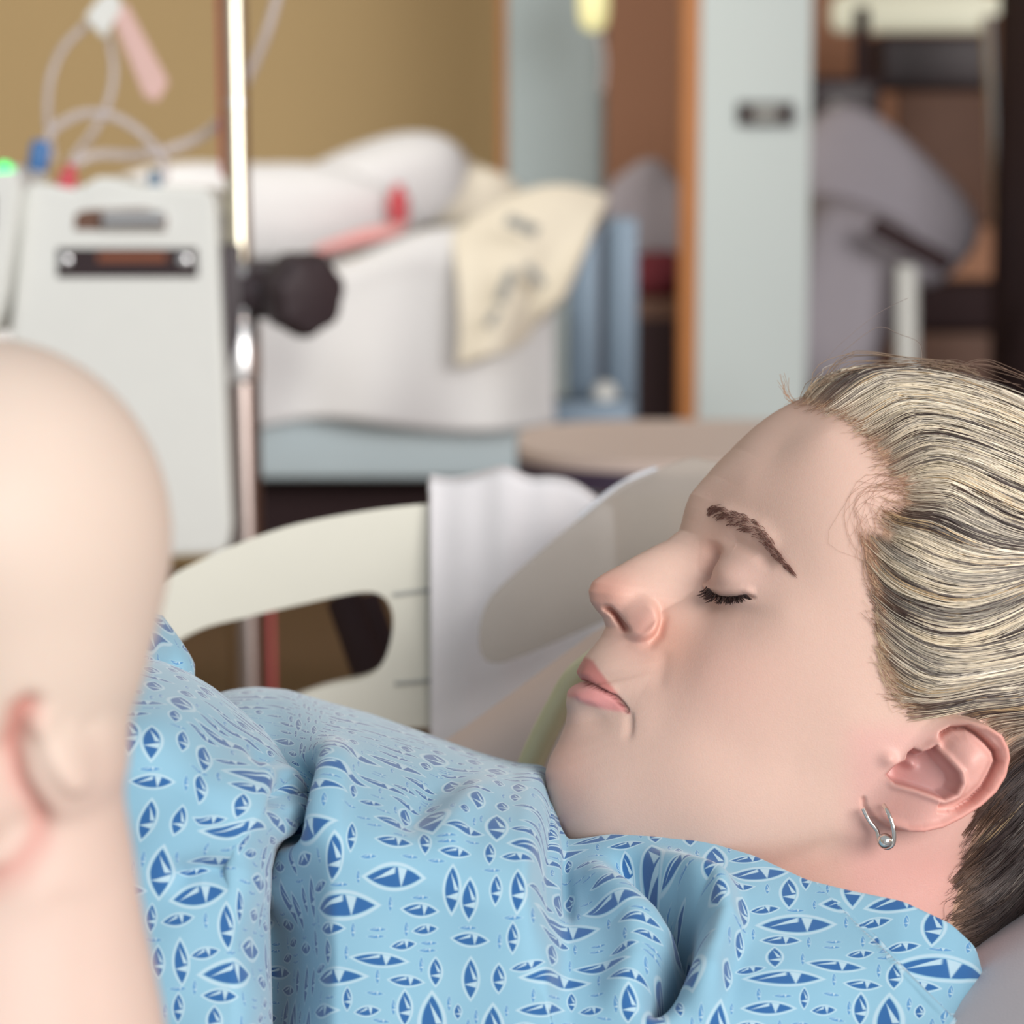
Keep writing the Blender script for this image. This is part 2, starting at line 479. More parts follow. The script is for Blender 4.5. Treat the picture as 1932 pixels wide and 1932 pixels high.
sheet_drape('sheet', xs, zs, P(600, 700, D_)[1], 0.7, P(600, 795, D_)[2], M['sheet'], FB, amp=0.010)
zmt = P(600, 640, D_)[2]
box('mattress', ((xa + xb) / 2, yb + 0.47, (zt + zmt) / 2 - 0.03), (xb - xa - 0.04, 0.68, zmt - zt), M['mattress'], FB, bev=0.03, seg=3)
# post and corner block of the bed
box('end_post', P(1100, 620, 4.0), (0.05, 0.05, 0.36), M['post_blue'], FB, bev=0.008)
box('end_post', P(1172, 620, 4.0), (0.05, 0.05, 0.36), M['post_blue'], FB, bev=0.008)
box('end_panel', P(1136, 620, 4.03), (0.03, 0.02, 0.34), M['grey_cloth'], FB, bev=0.004)
box('corner_block', P(1090, 797, 3.9), (0.17, 0.12, 0.075), M['post_blue'], FB, bev=0.008)
lathe('knob', P(1140, 745, 3.9), (0, -1, 0.2), [(0.018, 0), (0.02, 0.02), (0.012, 0.03)], M['plastic_white'], FB, n=20)
for dx in (-0.9, 0.25):
    tube('leg', [(P(600, 900, 3.9)[0] + dx, yb + 0.3, zb + 0.05), (P(600, 900, 3.9)[0] + dx, yb + 0.3, 0.0)], 0.025, M['dark'], FB)
box('under_frame', ((xa + xb) / 2, yb + 0.4, zb - 0.08), (xb - xa - 0.1, 0.5, 0.10), M['dark'], FB, bev=0.01)
# pillows, blanket and small things on the far bed
soft_body('pillow', P(700, 360, 4.15), (0.175, 0.11, 0.082), M['sheet'], rot=Matrix.Rotation(math.radians(-14), 3, 'Y'), p=2.6, q=2.2, noise=0.006, seed=5,
          label='plump white pillow at the top of the heap on the far bed', cat='pillow')
soft_body('pillow', P(480, 400, 4.1), (0.27, 0.12, 0.085), M['sheet'], p=2.8, q=2.3, noise=0.006, seed=8,
          label='low white pillow behind the chrome pole on the far bed', cat='pillow')
soft_body('folded_blanket', P(860, 370, 4.2), (0.13, 0.1, 0.065), M['cream_cloth'], p=3, q=2.6, rot=Matrix.Rotation(math.radians(16), 3, 'Y'), noise=0.006, seed=9,
          label='cream folded blanket right of the white pillow heap', cat='blanket')
def cream_drape():
    nx, ny = 40, 60
    u = np.linspace(0, 1, nx); v = np.linspace(0, 1, ny)
    U_, V_ = np.meshgrid(u, v)
    topx = 860 + 285 * U_; topy = 450 - 90 * np.sin(U_ * 2.3) ** 1
    botx = 870 + 200 * U_; boty = 690 - 130 * U_ ** 1.6
    x = topx + (botx - topx) * V_; y = topy + (boty - topy) * V_
    D = 3.66 + 0.10 * (1 - V_) ** 3 + 0.02 * np.sin(U_ * 9 + V_ * 2) * V_
    X = PA(x, y, D).reshape(-1, 3)
    o = pyobj('draped_blanket', X, grid_faces(ny, nx), M['cream_cloth'], label='cream blanket with grey printed marks draped over the far bed end', cat='blanket')
    md = o.modifiers.new('thick', 'SOLIDIFY'); md.thickness = 0.012
    for (qx, qy, r_, w_, h_) in ((985, 425, 0.4, 0.05, 0.018), (955, 540, -1.2, 0.05, 0.016), (930, 600, -1.0, 0.03, 0.012), (1010, 520, 0.9, 0.04, 0.014)):
        box('printed_mark', P(qx, qy, 3.60), (w_, 0.004, h_), M['print_grey'], o, rot=Matrix.Rotation(r_, 3, 'Y'), bev=0.001)
    return o
cream_drape()
c = P(752, 385, 3.98)
rb = empty('red_bottle', tuple(c), 'small red bottle standing between the pillows on the far bed', 'bottle')
lathe('body', c - np.array([0, 0, 0.03]), (0, 0, 1), [(0.014, 0), (0.017, 0.004), (0.017, 0.042), (0.009, 0.05)], M['red'], rb, n=20)
lathe('cap', c + np.array([0, 0, 0.02]), (0, 0, 1), [(0.009, 0), (0.009, 0.012)], M['red'], rb, n=16)
soft_body('pink_cloth', P(680, 450, 3.9), (0.075, 0.05, 0.012), M['pinkprint'], p=3, noise=0.003, rot=Matrix.Rotation(math.radians(-14), 3, 'Y'),
          label='thin pink cloth lying at the foot of the white pillow heap', cat='cloth')

# ------------------------------------------------------------------ table with dark rim between far bed and near bed
zt_ = P(1150, 846, 2.62)[2]
tb = empty('overbed_table', (P(1180, 855, 2.7)[0], P(1180, 855, 2.7)[1], 0), 'beige table top with dark purple rounded rim behind the towel', 'table')
def rounded_slab(name, cx, cy, z, w, d, h, r, m, parent):
    pts = []
    for (sx, sy, a0) in ((1, 1, 0), (-1, 1, 90), (-1, -1, 180), (1, -1, 270)):
        for k in range(9):
            a = math.radians(a0 + k * 11.25)
            pts.append((cx + sx * (w / 2 - r) + r * math.cos(a), cy + sy * (d / 2 - r) + r * math.sin(a)))
    n = len(pts)
    vs = [(x, y, z) for x, y in pts] + [(x, y, z - h) for x, y in pts]
    fs = [tuple(range(n)), tuple(range(2 * n - 1, n - 1, -1))] + [(i, n + i, n + (i + 1) % n, (i + 1) % n) for i in range(n)]
    o = pyobj(name, vs, fs, m, parent); o.data.set_sharp_from_angle(angle=0.6)
    return o
tcx, tcy = P(1345, 855, 2.66)[0], P(1345, 855, 2.66)[1] + 0.05
rounded_slab('table_top', tcx, tcy, zt_, 0.42, 0.42, 0.012, 0.15, M['table'], tb)
rounded_slab('rim', tcx, tcy, zt_ - 0.012, 0.425, 0.425, 0.022, 0.15, M['rim'], tb)
tube('column', [(tcx, tcy, zt_ - 0.03), (tcx, tcy, 0.08)], 0.03, M['post_blue'], tb)
box('foot', (tcx, tcy, 0.05), (0.6, 0.08, 0.06), M['dark'], tb, bev=0.01)

# ------------------------------------------------------------------ IV pole with clamp and knob
top = P(431, -420, 2.28); bot = P(463, 1010, 2.3)
dirn = (bot - top) / np.linalg.norm(bot - top)
ip0 = bot + dirn * ((bot[2] - 0.06) / -dirn[2])
IV = empty('infusion_stand', (ip0[0], ip0[1], 0), 'chrome infusion pole with black clamp knob standing beside the white pump', 'stand')
def on_pole(py):
    s = (py + 420) / 1430.0
    return top + (bot - top) * s
tube('upper_pole', [top, on_pole(492)], 0.0115, M['chrome'], IV, n=32)
tube('lower_pole', [on_pole(600), ip0], 0.0165, M['steel_dark_refl'], IV, n=32)
lathe('collar', on_pole(722), -dirn, [(0.0165, 0), (0.018, 0.004), (0.018, 0.055), (0.0125, 0.063), (0.0125, 0.11)], M['steel'], IV, n=28)
lathe('lock_button', on_pole(505) + np.array([0.002, -0.012, 0]), (0, -1, 0), [(0.009, 0), (0.009, 0.004), (0.006, 0.007)], M['steel'], IV, n=20)
ck = on_pole(520)
bmr = bmesh.new()
bm_box(bmr, ck + np.array([-0.012, 0.016, 0.0]), (0.03, 0.03, 0.12), None, 0.005, 2)
bm_box(bmr, ck + np.array([0.012, 0.012, -0.012]), (0.04, 0.03, 0.055), None, 0.006, 2)
clamp = bmobj('clamp', bmr, M['black'], IV)
kc = P(578, 562, 2.27)
lathe('clamp_screw', P(485, 550, 2.29), (1, -0.2, -0.05), [(0.02, -0.01), (0.02, 0.035), (0.014, 0.05)], M['black'], IV, n=20)
lathe('clamp_knob', kc + np.array([-0.008, 0.012, 0.004]), (0.62, -0.78, -0.05), [(0.018, -0.026), (0.034, -0.012), (0.0385, -0.003), (0.0395, 0.006), (0.0385, 0.016), (0.033, 0.025), (0.014, 0.029)], M['black'], IV, n=84, lobes=7, amp=0.045)
for k in range(5):
    a = 2 * math.pi * k / 5 + 0.3
    e = np.array([ip0[0] + 0.27 * math.cos(a), ip0[1] + 0.27 * math.sin(a), 0.06])
    leg = tube('base_leg', [(ip0[0], ip0[1], 0.08), e], 0.012, M['black'], IV)
    lathe('caster', e - np.array([0, 0.012, 0.03]), (0, 1, 0), [(0.028, 0), (0.03, 0.006), (0.03, 0.018), (0.028, 0.024)], M['dark'], leg, n=20)
# thin red-brown cable running along the pole
tube('cable', [on_pole(y_) + np.array([-0.0135, 0.006, 0]) for y_ in (-400, 100, 330)], 0.003, M['red'], IV)
tube('cable', [on_pole(y_) + np.array([0.0215, 0.006, 0]) for y_ in (1050, 1200, 1400)], 0.0022, M['red'], IV)
# tie on the upper pole
lathe('tube_tie', on_pole(193), -dirn, [(0.0125, -0.002), (0.0125, 0.002)], M['steel'], IV, n=24)

# ------------------------------------------------------------------ white pump on the stand
DP = 2.25
yf = P(230, 700, DP)[1]
def Q(px, py, dy=0.0):                 # point on the pump's upright front plane
    d = (px - 966.0) / FPX * RT + FW + (966.0 - py) / FPX * UP
    t = (yf + dy - CAM[1]) / d[1]
    return CAM + t * d
PU = empty('infusion_pump', tuple(Q(220, 1040, 0.06)), 'white infusion pump box clamped to the chrome pole', 'pump')
def front_prism(name, pts, y0, y1, m, parent, bev=0.004):
    bm = bmesh.new()
    a = [bm.verts.new(Vector(Q(x, y)) * 1.0) for x, y in pts]
    for v in a: v.co.y = yf + y0
    f = bm.faces.new(a)
    r = bmesh.ops.extrude_face_region(bm, geom=[f])
    for v in r['geom']:
        if isinstance(v, bmesh.types.BMVert): v.co.y = yf + y1
    if bev: bmesh.ops.bevel(bm, geom=list(bm.edges), offset=bev, segments=2, affect='EDGES')
    return bmobj(name, bm, m, parent)
front_prism('housing', [(70, 345), (150, 360), (170, 338), (200, 332), (250, 350), (395, 356), (405, 380), (436, 1000), (425, 1045), (-40, 1060), (20, 620), (48, 350)], 0, 0.13, M['plastic_white'], PU)
front_prism('side_cover', [(-60, 318), (40, 312), (50, 345), (20, 560), (-5, 632), (-90, 640)], -0.03, 0.11, M['plastic_white'], PU, bev=0.005)
front_prism('recess', [(142, 404), (160, 396), (270, 392), (306, 398), (316, 412), (312, 436), (140, 434)], -0.0012, 0.01, M['brown_dark'], PU, bev=0.0005)
tube('handle', [Q(196, 416, -0.004), Q(310, 414, -0.004)], 0.0085, M['steel'], PU, n=20)
dsp = front_prism('display_window', [(108, 468), (372, 468), (374, 523), (108, 523)], -0.002, 0.01, M['darkwin'], PU, bev=0.0006)
front_prism('display_text', [(185, 476), (315, 476), (315, 494), (185, 494)], -0.0028, 0.0, M['orange_led'], dsp, bev=0)
for sx in (123, 347):
    lathe('screw', Q(sx, 492, -0.002), (0, -1, 0), [(0.0055, -0.001), (0.0055, 0.002), (0.003, 0.003)], M['steel'], PU, n=18)
front_prism('side_slot', [(-20, 368), (4, 368), (2, 430), (-20, 432)], -0.032, -0.02, M['darkwin'], PU, bev=0.0005)
lathe('status_light', Q(8, 326, -0.02), (0.2, -1, 0.2), [(0.009, -0.01), (0.009, 0.004), (0.005, 0.008)], M['green'], PU, n=20)
lathe('tube_connector', Q(70, 322, 0.02), Vector((0.18, 0, 1)), [(0.0085, 0), (0.0095, 0.004), (0.0095, 0.022), (0.006, 0.028)], M['blue'], PU, n=20)
lathe('port', Q(128, 338, 0.03), (0.25, 0, 1), [(0.009, -0.01), (0.009, 0.004), (0.005, 0.008), (0.005, 0.014)], M['red'], PU, n=20)
lathe('outlet', Q(292, 350, 0.03), (0, 0, 1), [(0.007, -0.01), (0.007, 0.008), (0.004, 0.014)], M['post_blue'], PU, n=18)
box('mounting_bracket', Q(432, 620, 0.06), (0.03, 0.06, 0.16), M['black'], PU, bev=0.005)
# tubing
def tubing(pts, r, label):
    return tube('tubing', spline([P(x, y, d) for x, y, d in pts], 50), r, M['tube'], n=10, label=label, cat='tube')
tubing([(85, 275, 2.28), (105, 240, 2.28), (160, 214, 2.28), (215, 220, 2.28), (265, 250, 2.29), (300, 290, 2.29), (312, 325, 2.29), (296, 345, 2.29)], 0.0042, 'clear tubing loop arching from the blue connector to the pump outlet')
tubing([(530, -30, 2.33), (500, 70, 2.33), (455, 170, 2.34), (410, 235, 2.34), (340, 275, 2.34), (260, 292, 2.33), (180, 292, 2.33), (130, 315, 2.32)], 0.0046, 'long clear tubing curving down behind the chrome pole')
tubing([(165, 45, 2.36), (120, 90, 2.36), (95, 150, 2.36), (90, 220, 2.35), (100, 300, 2.32)], 0.0036, 'thin clear tubing hanging left of the pink label')
tubing([(205, 70, 2.37), (215, 130, 2.37), (205, 190, 2.37), (175, 250, 2.36), (135, 300, 2.33)], 0.0036, 'thin clear tubing descending below the pink label')
# drip clip with pink tag
tg = empty('hanging_tag', tuple(P(200, 20, 2.36)), 'pink paper tag hanging from a white clip above the pump', 'tag')
def slab4(name, q, D, th, m, parent):
    bm = bmesh.new()
    a = [bm.verts.new(V(x, y, D)) for x, y in q]
    f = bm.faces.new(a)
    r = bmesh.ops.extrude_face_region(bm, geom=[f])
    off = Vector(FW) * th
    bmesh.ops.translate(bm, vec=off, verts=[v for v in r['geom'] if isinstance(v, bmesh.types.BMVert)])
    bmesh.ops.bevel(bm, geom=list(bm.edges), offset=min(th * 0.4, 0.002), segments=2, affect='EDGES')
    return bmobj(name, bm, m, parent)
slab4('tag', [(205, 20), (238, 5), (318, 155), (296, 192), (272, 182)], 2.35, 0.004, M['label_pink'], tg)
slab4('clip', [(158, 32), (190, -10), (222, -14), (228, 20), (212, 40), (196, 72), (176, 52)], 2.345, 0.012, M['plastic_white'], tg)

# ------------------------------------------------------------------ near bed: rail, mattress, panel
NB = empty('hospital_bed', (0.0, 0.8, 0), 'near hospital bed with cream plastic side rail holding the reclining person', 'bed')
DR = 1.34
def rail_plate():
    outer = [(60, 1300), (200, 1165), (330, 1082), (480, 1014), (620, 976), (820, 950), (1000, 955), (1085, 1000), (1100, 1120), (1085, 1370), (1000, 1395), (820, 1374), (700, 1384), (560, 1424), (300, 1530), (60, 1640), (20, 1460)]
    hole = [(215, 1290), (360, 1196), (470, 1164), (580, 1138), (680, 1118), (722, 1126), (740, 1158), (738, 1205), (722, 1250), (690, 1278), (600, 1300), (480, 1345), (330, 1410), (230, 1440), (195, 1370)]
    bm = bmesh.new()
    edges = []
    for lp_ in (outer, hole):
        sp_ = spline([(x, y, 0) for x, y in lp_ + [lp_[0]]], 110)[:-1]
        vs = [bm.verts.new(V(x, y, DR - 0.021)) for x, y, _ in sp_]
        edges += [bm.edges.new((vs[i], vs[(i + 1) % len(vs)])) for i in range(len(vs))]
    r = bmesh.ops.triangle_fill(bm, use_beauty=True, use_dissolve=False, edges=edges)
    fs = [f for f in r['geom'] if isinstance(f, bmesh.types.BMFace)]
    ex = bmesh.ops.extrude_face_region(bm, geom=fs)
    bmesh.ops.translate(bm, vec=Vector(FW) * 0.042, verts=[v for v in ex['geom'] if isinstance(v, bmesh.types.BMVert)])
    bmesh.ops.recalc_face_normals(bm, faces=bm.faces)
    rim_ = [e for e in bm.edges if len(e.link_faces) == 2 and e.calc_face_angle(0) > 1.0]
    bmesh.ops.bevel(bm, geom=rim_, offset=0.0195, segments=8, affect='EDGES', clamp_overlap=True)
    return bmobj('side_rail', bm, M['plastic_cream'], NB)
rail_plate()
tube('rail_joint', [P(742, 1122, DR - 0.0213), P(822, 1112, DR - 0.0213)], 0.0012, M['print_grey'], NB, n=8)
tube('rail_joint', [P(745, 1290, DR - 0.0213), P(822, 1284, DR - 0.0213)], 0.0012, M['print_grey'], NB, n=8)
tube('rail_arm', [P(650, 1130, DR + 0.14), P(720, 1330, DR + 0.12)], 0.011, M['dark'], NB)
tube('rail_arm', [P(690, 1130, DR + 0.18), P(760, 1330, DR + 0.16)], 0.009, M['dark'], NB)
box('bed_frame', (-0.1, 0.83, 0.42), (1.7, 0.86, 0.10), M['dark'], NB, bev=0.01)
box('mattress', (-0.5, 0.80, 0.555), (1.0, 0.84, 0.16), M['mattress'], NB, bev=0.03, seg=3)
box('mattress_backrest', (0.33, 0.80, 0.555), (0.75, 0.84, 0.14), M['mattress'], NB, rot=Matrix.Rotation(math.radians(-9), 3, 'Y'), bev=0.03, seg=3)
for sx in (-0.8, 0.55):
    for sy in (0.5, 1.1):
        tube('leg', [(sx, sy, 0.4), (sx, sy, 0.0)], 0.025, M['dark'], NB)
# smoky clear panel leaning along the head section
def acrylic():
    out = [(905, 1180), (918, 1140), (960, 1092), (1150, 932), (1200, 902), (1290, 868), (1330, 868), (1420, 900), (1420, 1040), (1300, 1110), (1140, 1172), (980, 1240), (925, 1250), (905, 1225)]
    sp_ = spline([(x, y, 0) for x, y in out + [out[0]]], 90)[:-1]
    bm = bmesh.new()
    a = [bm.verts.new(V(x, y, 1.22)) for x, y, _ in sp_]
    f = bm.faces.new(a)
    r = bmesh.ops.extrude_face_region(bm, geom=[f])
    bmesh.ops.translate(bm, vec=Vector(FW) * 0.005, verts=[v for v in r['geom'] if isinstance(v, bmesh.types.BMVert)])
    o = bmobj('head_panel', bm, M['acrylic'], NB)
    edge = [P(x, y, 1.2225) for x, y in ((1095, 978), (1150, 932), (1200, 902), (1240, 887))]
    tube('panel_edge', spline(edge, 20), 0.0022, M['acrylic_edge'], o, n=8)
    return o
acrylic()

# towel folded over the rail
def towel():
    nx, ns = 70, 90
    u = np.linspace(0, 1, nx)
    s = np.linspace(0, 1, ns)
    X = np.zeros((ns, nx, 3))
    for i, si in enumerate(s):
        for j, uj in enumerate(u):
            xpx = 812 + uj * 345
            topy = 893 + 6 * math.sin(uj * 14) - 12 * math.exp(-((uj - 0.42) / 0.1) ** 2) + 62 * max(0, uj - 0.62) ** 1.3 / 0.3
            if si < 0.3:                       # behind
                t = si / 0.3
                D = DR + 0.03; y = 1200 - (1200 - topy - 25) * t
            elif si < 0.45:
                t = (si - 0.3) / 0.15; a = math.pi * t
                D = DR + 0.03 * math.cos(a); y = topy + 25 - 25 * math.sin(a)
            else:
                t = (si - 0.45) / 0.55
                D = DR - 0.03 - 0.008 * math.sin(t * 3); y = topy + 25 + (1420 - topy) * t
            D += 0.003 * math.sin(uj * 7 + si * 3) + 0.0006 * math.sin(uj * 27)
            X[i, j] = P(xpx, y, D)
    o = pyobj('towel', X.reshape(-1, 3), grid_faces(ns, nx), M['towel'], label='white towel folded over the cream bed rail', cat='towel')
    md = o.modifiers.new('thick', 'SOLIDIFY'); md.thickness = 0.006; md.offset = 1
    return o
towel()
# pinkish pillow on the far side of the near bed
soft_body('pillow', P(1165, 1480, 1.12), (0.20, 0.055, 0.062), M['pillow_pink'], rot=Matrix.Rotation(math.radians(-33), 3, 'Y'), p=3.2, q=2.6, noise=0.003, seed=4, nu=90, nv=60,
          label='pinkish beige pillow behind the chin of the reclining person', cat='pillow')
tube('tubing', spline([P(x, y, 1.03) for x, y in ((985, 1480), (1020, 1400), (1056, 1330), (1090, 1275), (1150, 1230))], 40), 0.0055, M['yellow_tube'], n=14,
     label='yellow green tubing passing behind the chin and lips', cat='tube')


# ------------------------------------------------------------------ the reclining person: head
PSI = math.radians(8.0)
HO = P(1600, 1150, 0.905)
HA = RT * math.cos(PSI) + FW * math.sin(PSI)      # towards the back of the head
HN = -FW * math.cos(PSI) + RT * math.sin(PSI)     # near side of the head
HV = UP
def px2ab(px, py, w):
    """head coordinates of the photo point at lateral offset w (m)"""
    px, py, w = np.broadcast_arrays(np.asarray(px, float), np.asarray(py, float), np.asarray(w, float))
    d = ((px - 966.0) / FPX)[..., None] * RT + FW + ((966.0 - py) / FPX)[..., None] * UP
    t = (w + (HO - CAM) @ HN) / (d @ HN)
    X = CAM + t[..., None] * d - HO
    return X @ HA, X @ HV
def abw2px(a, b, w):
    X = HO + a[..., None] * HA + b[..., None] * HV + w[..., None] * HN
    return proj(X)
def abw2X(a, b, w):
    return HO + np.asarray(a)[..., None] * HA + np.asarray(b)[..., None] * HV + np.asarray(w)[..., None] * HN

PROFILE = [(1502, 756), (1468, 775), (1434, 799), (1386, 847), (1338, 896), (1304, 932), (1295, 955), (1290, 978), (1284, 1000), (1260, 1019), (1217, 1040),
           (1174, 1064), (1135, 1085), (1118, 1098), (1111, 1115), (1115, 1136), (1127, 1152), (1138, 1165), (1144, 1183), (1134, 1202), (1117, 1224),
           (1104, 1241), (1097, 1255), (1095, 1269), (1099, 1285), (1101, 1289), (1085, 1296), (1074, 1308), (1069, 1325), (1071, 1345), (1068, 1368), (1054, 1403),
           (1041, 1427), (1032, 1456), (1034, 1485), (1041, 1518), (1051, 1557), (1066, 1588), (1110, 1612), (1200, 1632), (1320, 1648), (1450, 1650), (1600, 1645),
           (1750, 1640), (1900, 1640), (2010, 1570), (2095, 1450), (2140, 1330), (2150, 1180), (2125, 1030), (2070, 925), (1990, 846), (1890, 784),
           (1790, 748), (1690, 733), (1600, 734), (1545, 742)]
BASE_NOSE = [(1290, 978), (1282, 1010), (1265, 1060), (1240, 1110), (1205, 1150), (1165, 1180), (1144, 1196)]     # face without the nose
BASE_LIP = [(1144, 1196), (1137, 1215), (1124, 1245), (1112, 1280), (1098, 1315), (1082, 1350), (1068, 1375)]
def polar(pts):
    p = np.array(pts, float)
    a, b = px2ab(p[:, 0], p[:, 1], 0.0)
    return np.arctan2(b, a) % (2 * np.pi), np.hypot(a, b)
def periodic(al, r):
    o = np.argsort(al); al, r = al[o], r[o]
    return np.r_[al[-4:] - 2 * np.pi, al, al[:4] + 2 * np.pi], np.r_[r[-4:], r, r[:4]]
def curve_eval(al, r, q, sig):
    """interpolated closed polar curve, lightly smoothed"""
    n = 7200
    g = np.arange(n) / n * 2 * np.pi
    A, R_ = periodic(al, r)
    y = np.interp(g, A, R_)
    k = int(sig / 360 * n * 3) + 1
    ker = np.exp(-0.5 * (np.arange(-k, k + 1) / (sig / 360 * n)) ** 2); ker /= ker.sum()
    y = np.convolve(np.r_[y[-k:], y, y[:k]], ker, 'valid')
    return np.interp(q % (2 * np.pi), np.r_[g, 2 * np.pi], np.r_[y, y[0]])
pa, pr = polar(PROFILE)
keep = [p for p in PROFILE if not (p in PROFILE[8:33])]
i0 = PROFILE.index((1290, 978)); i1 = PROFILE.index((1068, 1368))
basep = PROFILE[:i0] + BASE_NOSE + BASE_LIP[1:-1] + PROFILE[i1:]
ba, br = polar(basep)

# lateral landmarks (px, py, half width in mm)
LM = [(1470, 850, 30), (1410, 900, 28), (1560, 815, 44), (1500, 920, 48), (1590, 950, 61), (1550, 1030, 60), (1350, 950, 18), (1425, 985, 38), (1470, 1040, 49), (1510, 1084, 56),
      (1338, 1100, 17), (1368, 1100, 31), (1430, 1120, 46), (1335, 1150, 24), (1400, 1180, 43), (1480, 1160, 56), (1560, 1150, 63), (1640, 1250, 68), (1690, 1330, 69),
      (1305, 1080, 14), (1262, 1150, 18), (1250, 1200, 22), (1270, 1250, 29), (1330, 1270, 41), (1400, 1285, 50), (1500, 1310, 59), (1600, 1360, 65),
      (1150, 1260, 14), (1145, 1330, 16), (1190, 1340, 25), (1235, 1380, 34), (1300, 1400, 44), (1400, 1425, 52), (1500, 1450, 57), (1110, 1440, 18), (1080, 1500, 14), (1130, 1510, 24), (1200, 1490, 33),
      (1260, 1560, 38), (1150, 1590, 22), (1350, 1590, 45), (1450, 1600, 49), (1550, 1580, 54), (1640, 1520, 60), (1620, 1605, 52),
      (1650, 1050, 68), (1700, 900, 63), (1630, 810, 46), (1700, 775, 38), (1800, 850, 60), (1800, 1000, 73), (1800, 1200, 75), (1950, 1000, 70), (1950, 1250, 74), (2050, 1150, 58),
      (1950, 850, 45), (2050, 1350, 56), (1900, 1450, 66), (1780, 1500, 66), (1900, 1590, 52), (2000, 1500, 48), (1680, 1450, 66), (1740, 1600, 57), (1600, 1150, 66)]
lp = np.array(LM, float)
la, lb = px2ab(lp[:, 0], lp[:, 1], lp[:, 2] / 1000)
lw = lp[:, 2] / 1000
q = np.linspace(0, 2 * np.pi, 110, endpoint=False)
qr = curve_eval(ba, br, q, 1.2)
pts = np.concatenate([np.stack([la, lb, lw], 1), np.stack([la, lb, -lw], 1), np.stack([qr * np.cos(q), qr * np.sin(q), 0 * q], 1)])
rad = np.linalg.norm(pts, axis=1)
cen = pts / rad[:, None]
def tps(d2):
    return d2 * np.log(d2 + 1e-9)
K = tps(((cen[:, None] - cen[None]) ** 2).sum(-1))
lam = np.r_[np.full(2 * len(lp), 0.010), np.full(len(q), 0.0006)]
n_ = len(cen)
Am = np.zeros((n_ + 4, n_ + 4)); Am[:n_, :n_] = K + np.diag(lam); Am[:n_, n_] = 1; Am[:n_, n_ + 1:] = cen; Am[n_:, :n_] = Am[:n_, n_:].T
sol = np.linalg.solve(Am, np.r_[rad, 0, 0, 0, 0])
def r_base(D):
    out = np.zeros(len(D))
    for i in range(0, len(D), 20000):
        d = D[i:i + 20000]
        d2 = np.maximum(2 - 2 * d @ cen.T, 0)
        out[i:i + 20000] = tps(d2) @ sol[:n_] + sol[n_] + d @ sol[n_ + 1:]
    return out

NA, NB1, NB2 = 1300, 90, 330
al = np.linspace(0, 2 * np.pi, NA, endpoint=False)
be = np.r_[-np.cos(np.linspace(0, np.pi / 2, NB1, endpoint=False)) * np.pi / 2 * 0.999, np.linspace(0, 1, NB2) * np.pi / 2 * 0.999]
be[:NB1] = np.linspace(-0.999 * np.pi / 2, 0, NB1, endpoint=False)
AL, BE = np.meshgrid(al, be)                       # rows: latitude, columns: around
DIR = np.stack([np.cos(BE) * np.cos(AL), np.cos(BE) * np.sin(AL), np.sin(BE)], -1).reshape(-1, 3)
rb_ = r_base(DIR)
ALf, BEf = AL.ravel(), BE.ravel()
w0 = np.abs(rb_ * np.sin(BEf))
# nose and lips: midline profile minus the base, spread sideways
r_prof = curve_eval(pa, pr, al, 0.16)
r_b0 = r_base(np.stack([np.cos(al), np.sin(al), 0 * al], 1))
bump = (r_prof - r_b0)
bump = np.tile(bump, len(be))
a_nas = polar([(1290, 978)])[0][0]; a_tip = polar([(1113, 1118)])[0][0]; a_sub = polar([(1144, 1190)])[0][0]
a_lip = polar([(1095, 1269)])[0][0]; a_chin = polar([(1068, 1372)])[0][0]
Wn = np.interp(ALf, [a_nas - 0.3, a_nas, (a_nas + a_tip) / 2, a_tip, a_sub, a_sub + 0.06, a_lip, a_chin, a_chin + 0.2], [0.03, 0.014, 0.0145, 0.0175, 0.0155, 0.015, 0.026, 0.026, 0.03]) \
    if a_nas < a_chin else np.interp(-ALf, [-a_nas - 0.3, -a_nas, -(a_nas + a_tip) / 2, -a_tip, -a_sub, -a_sub + 0.06, -a_lip, -a_chin, -a_chin + 0.2], [0.03, 0.014, 0.0145, 0.0175, 0.0155, 0.015, 0.026, 0.026, 0.03])
tt = np.clip(w0 / Wn, 0, 1)
G = (1 - tt ** 2.2) ** 1.25
rr = rb_ + bump * G
a, b, w = rr * DIR[:, 0], rr * DIR[:, 1], rr * DIR[:, 2]
# neck: elliptical cylinder from inside the head down to the chest, blended
nk0a, nk0b = px2ab(1650, 1380, 0.0); nk1a, nk1b = px2ab(1580, 2080, 0.0)
ax = np.array([nk1a - nk0a, nk1b - nk0b, 0]); L_n = np.linalg.norm(ax); ax /= L_n
n1 = np.array([-ax[1], ax[0], 0.0])
if n1[0] < 0: n1 = -n1
RA, RW = 0.064, 0.056
def ray_cyl(d):
    o = -np.array([nk0a, nk0b, 0.0])
    du, dw = d @ n1 / RA, d[:, 2] / RW
    ou, ow = o @ n1 / RA, o[2] / RW
    A_ = du * du + dw * dw + 1e-9; B_ = du * ou + dw * ow; C_ = ou * ou + ow * ow - 1
    disc = np.maximum(B_ * B_ - A_ * C_, 0)
    t = (-B_ + np.sqrt(disc)) / A_
    da = d @ ax
    t = np.minimum(t, (L_n - (o @ ax)) / np.maximum(da, 1e-3))
    return t * smooth(0.12, 0.62, da)
rn = ray_cyl(DIR)
k_ = 0.007
rr2 = np.where(rn > 0.02, np.logaddexp(rr / k_, rn / k_) * k_, rr)
rr2 = np.where((rn <= 0.02) | (rn < rr - 8 * k_), rr, rr2)
a, b, w = rr2 * DIR[:, 0], rr2 * DIR[:, 1], rr2 * DIR[:, 2]
aw = np.abs(w)
px, py, _ = abw2px(a, b, aw)
smooth_px, smooth_py = px.copy(), py.copy()
A0, B0, W0 = a.copy(), b.copy(), w.copy()          # surface without ear and fine features (for hair)

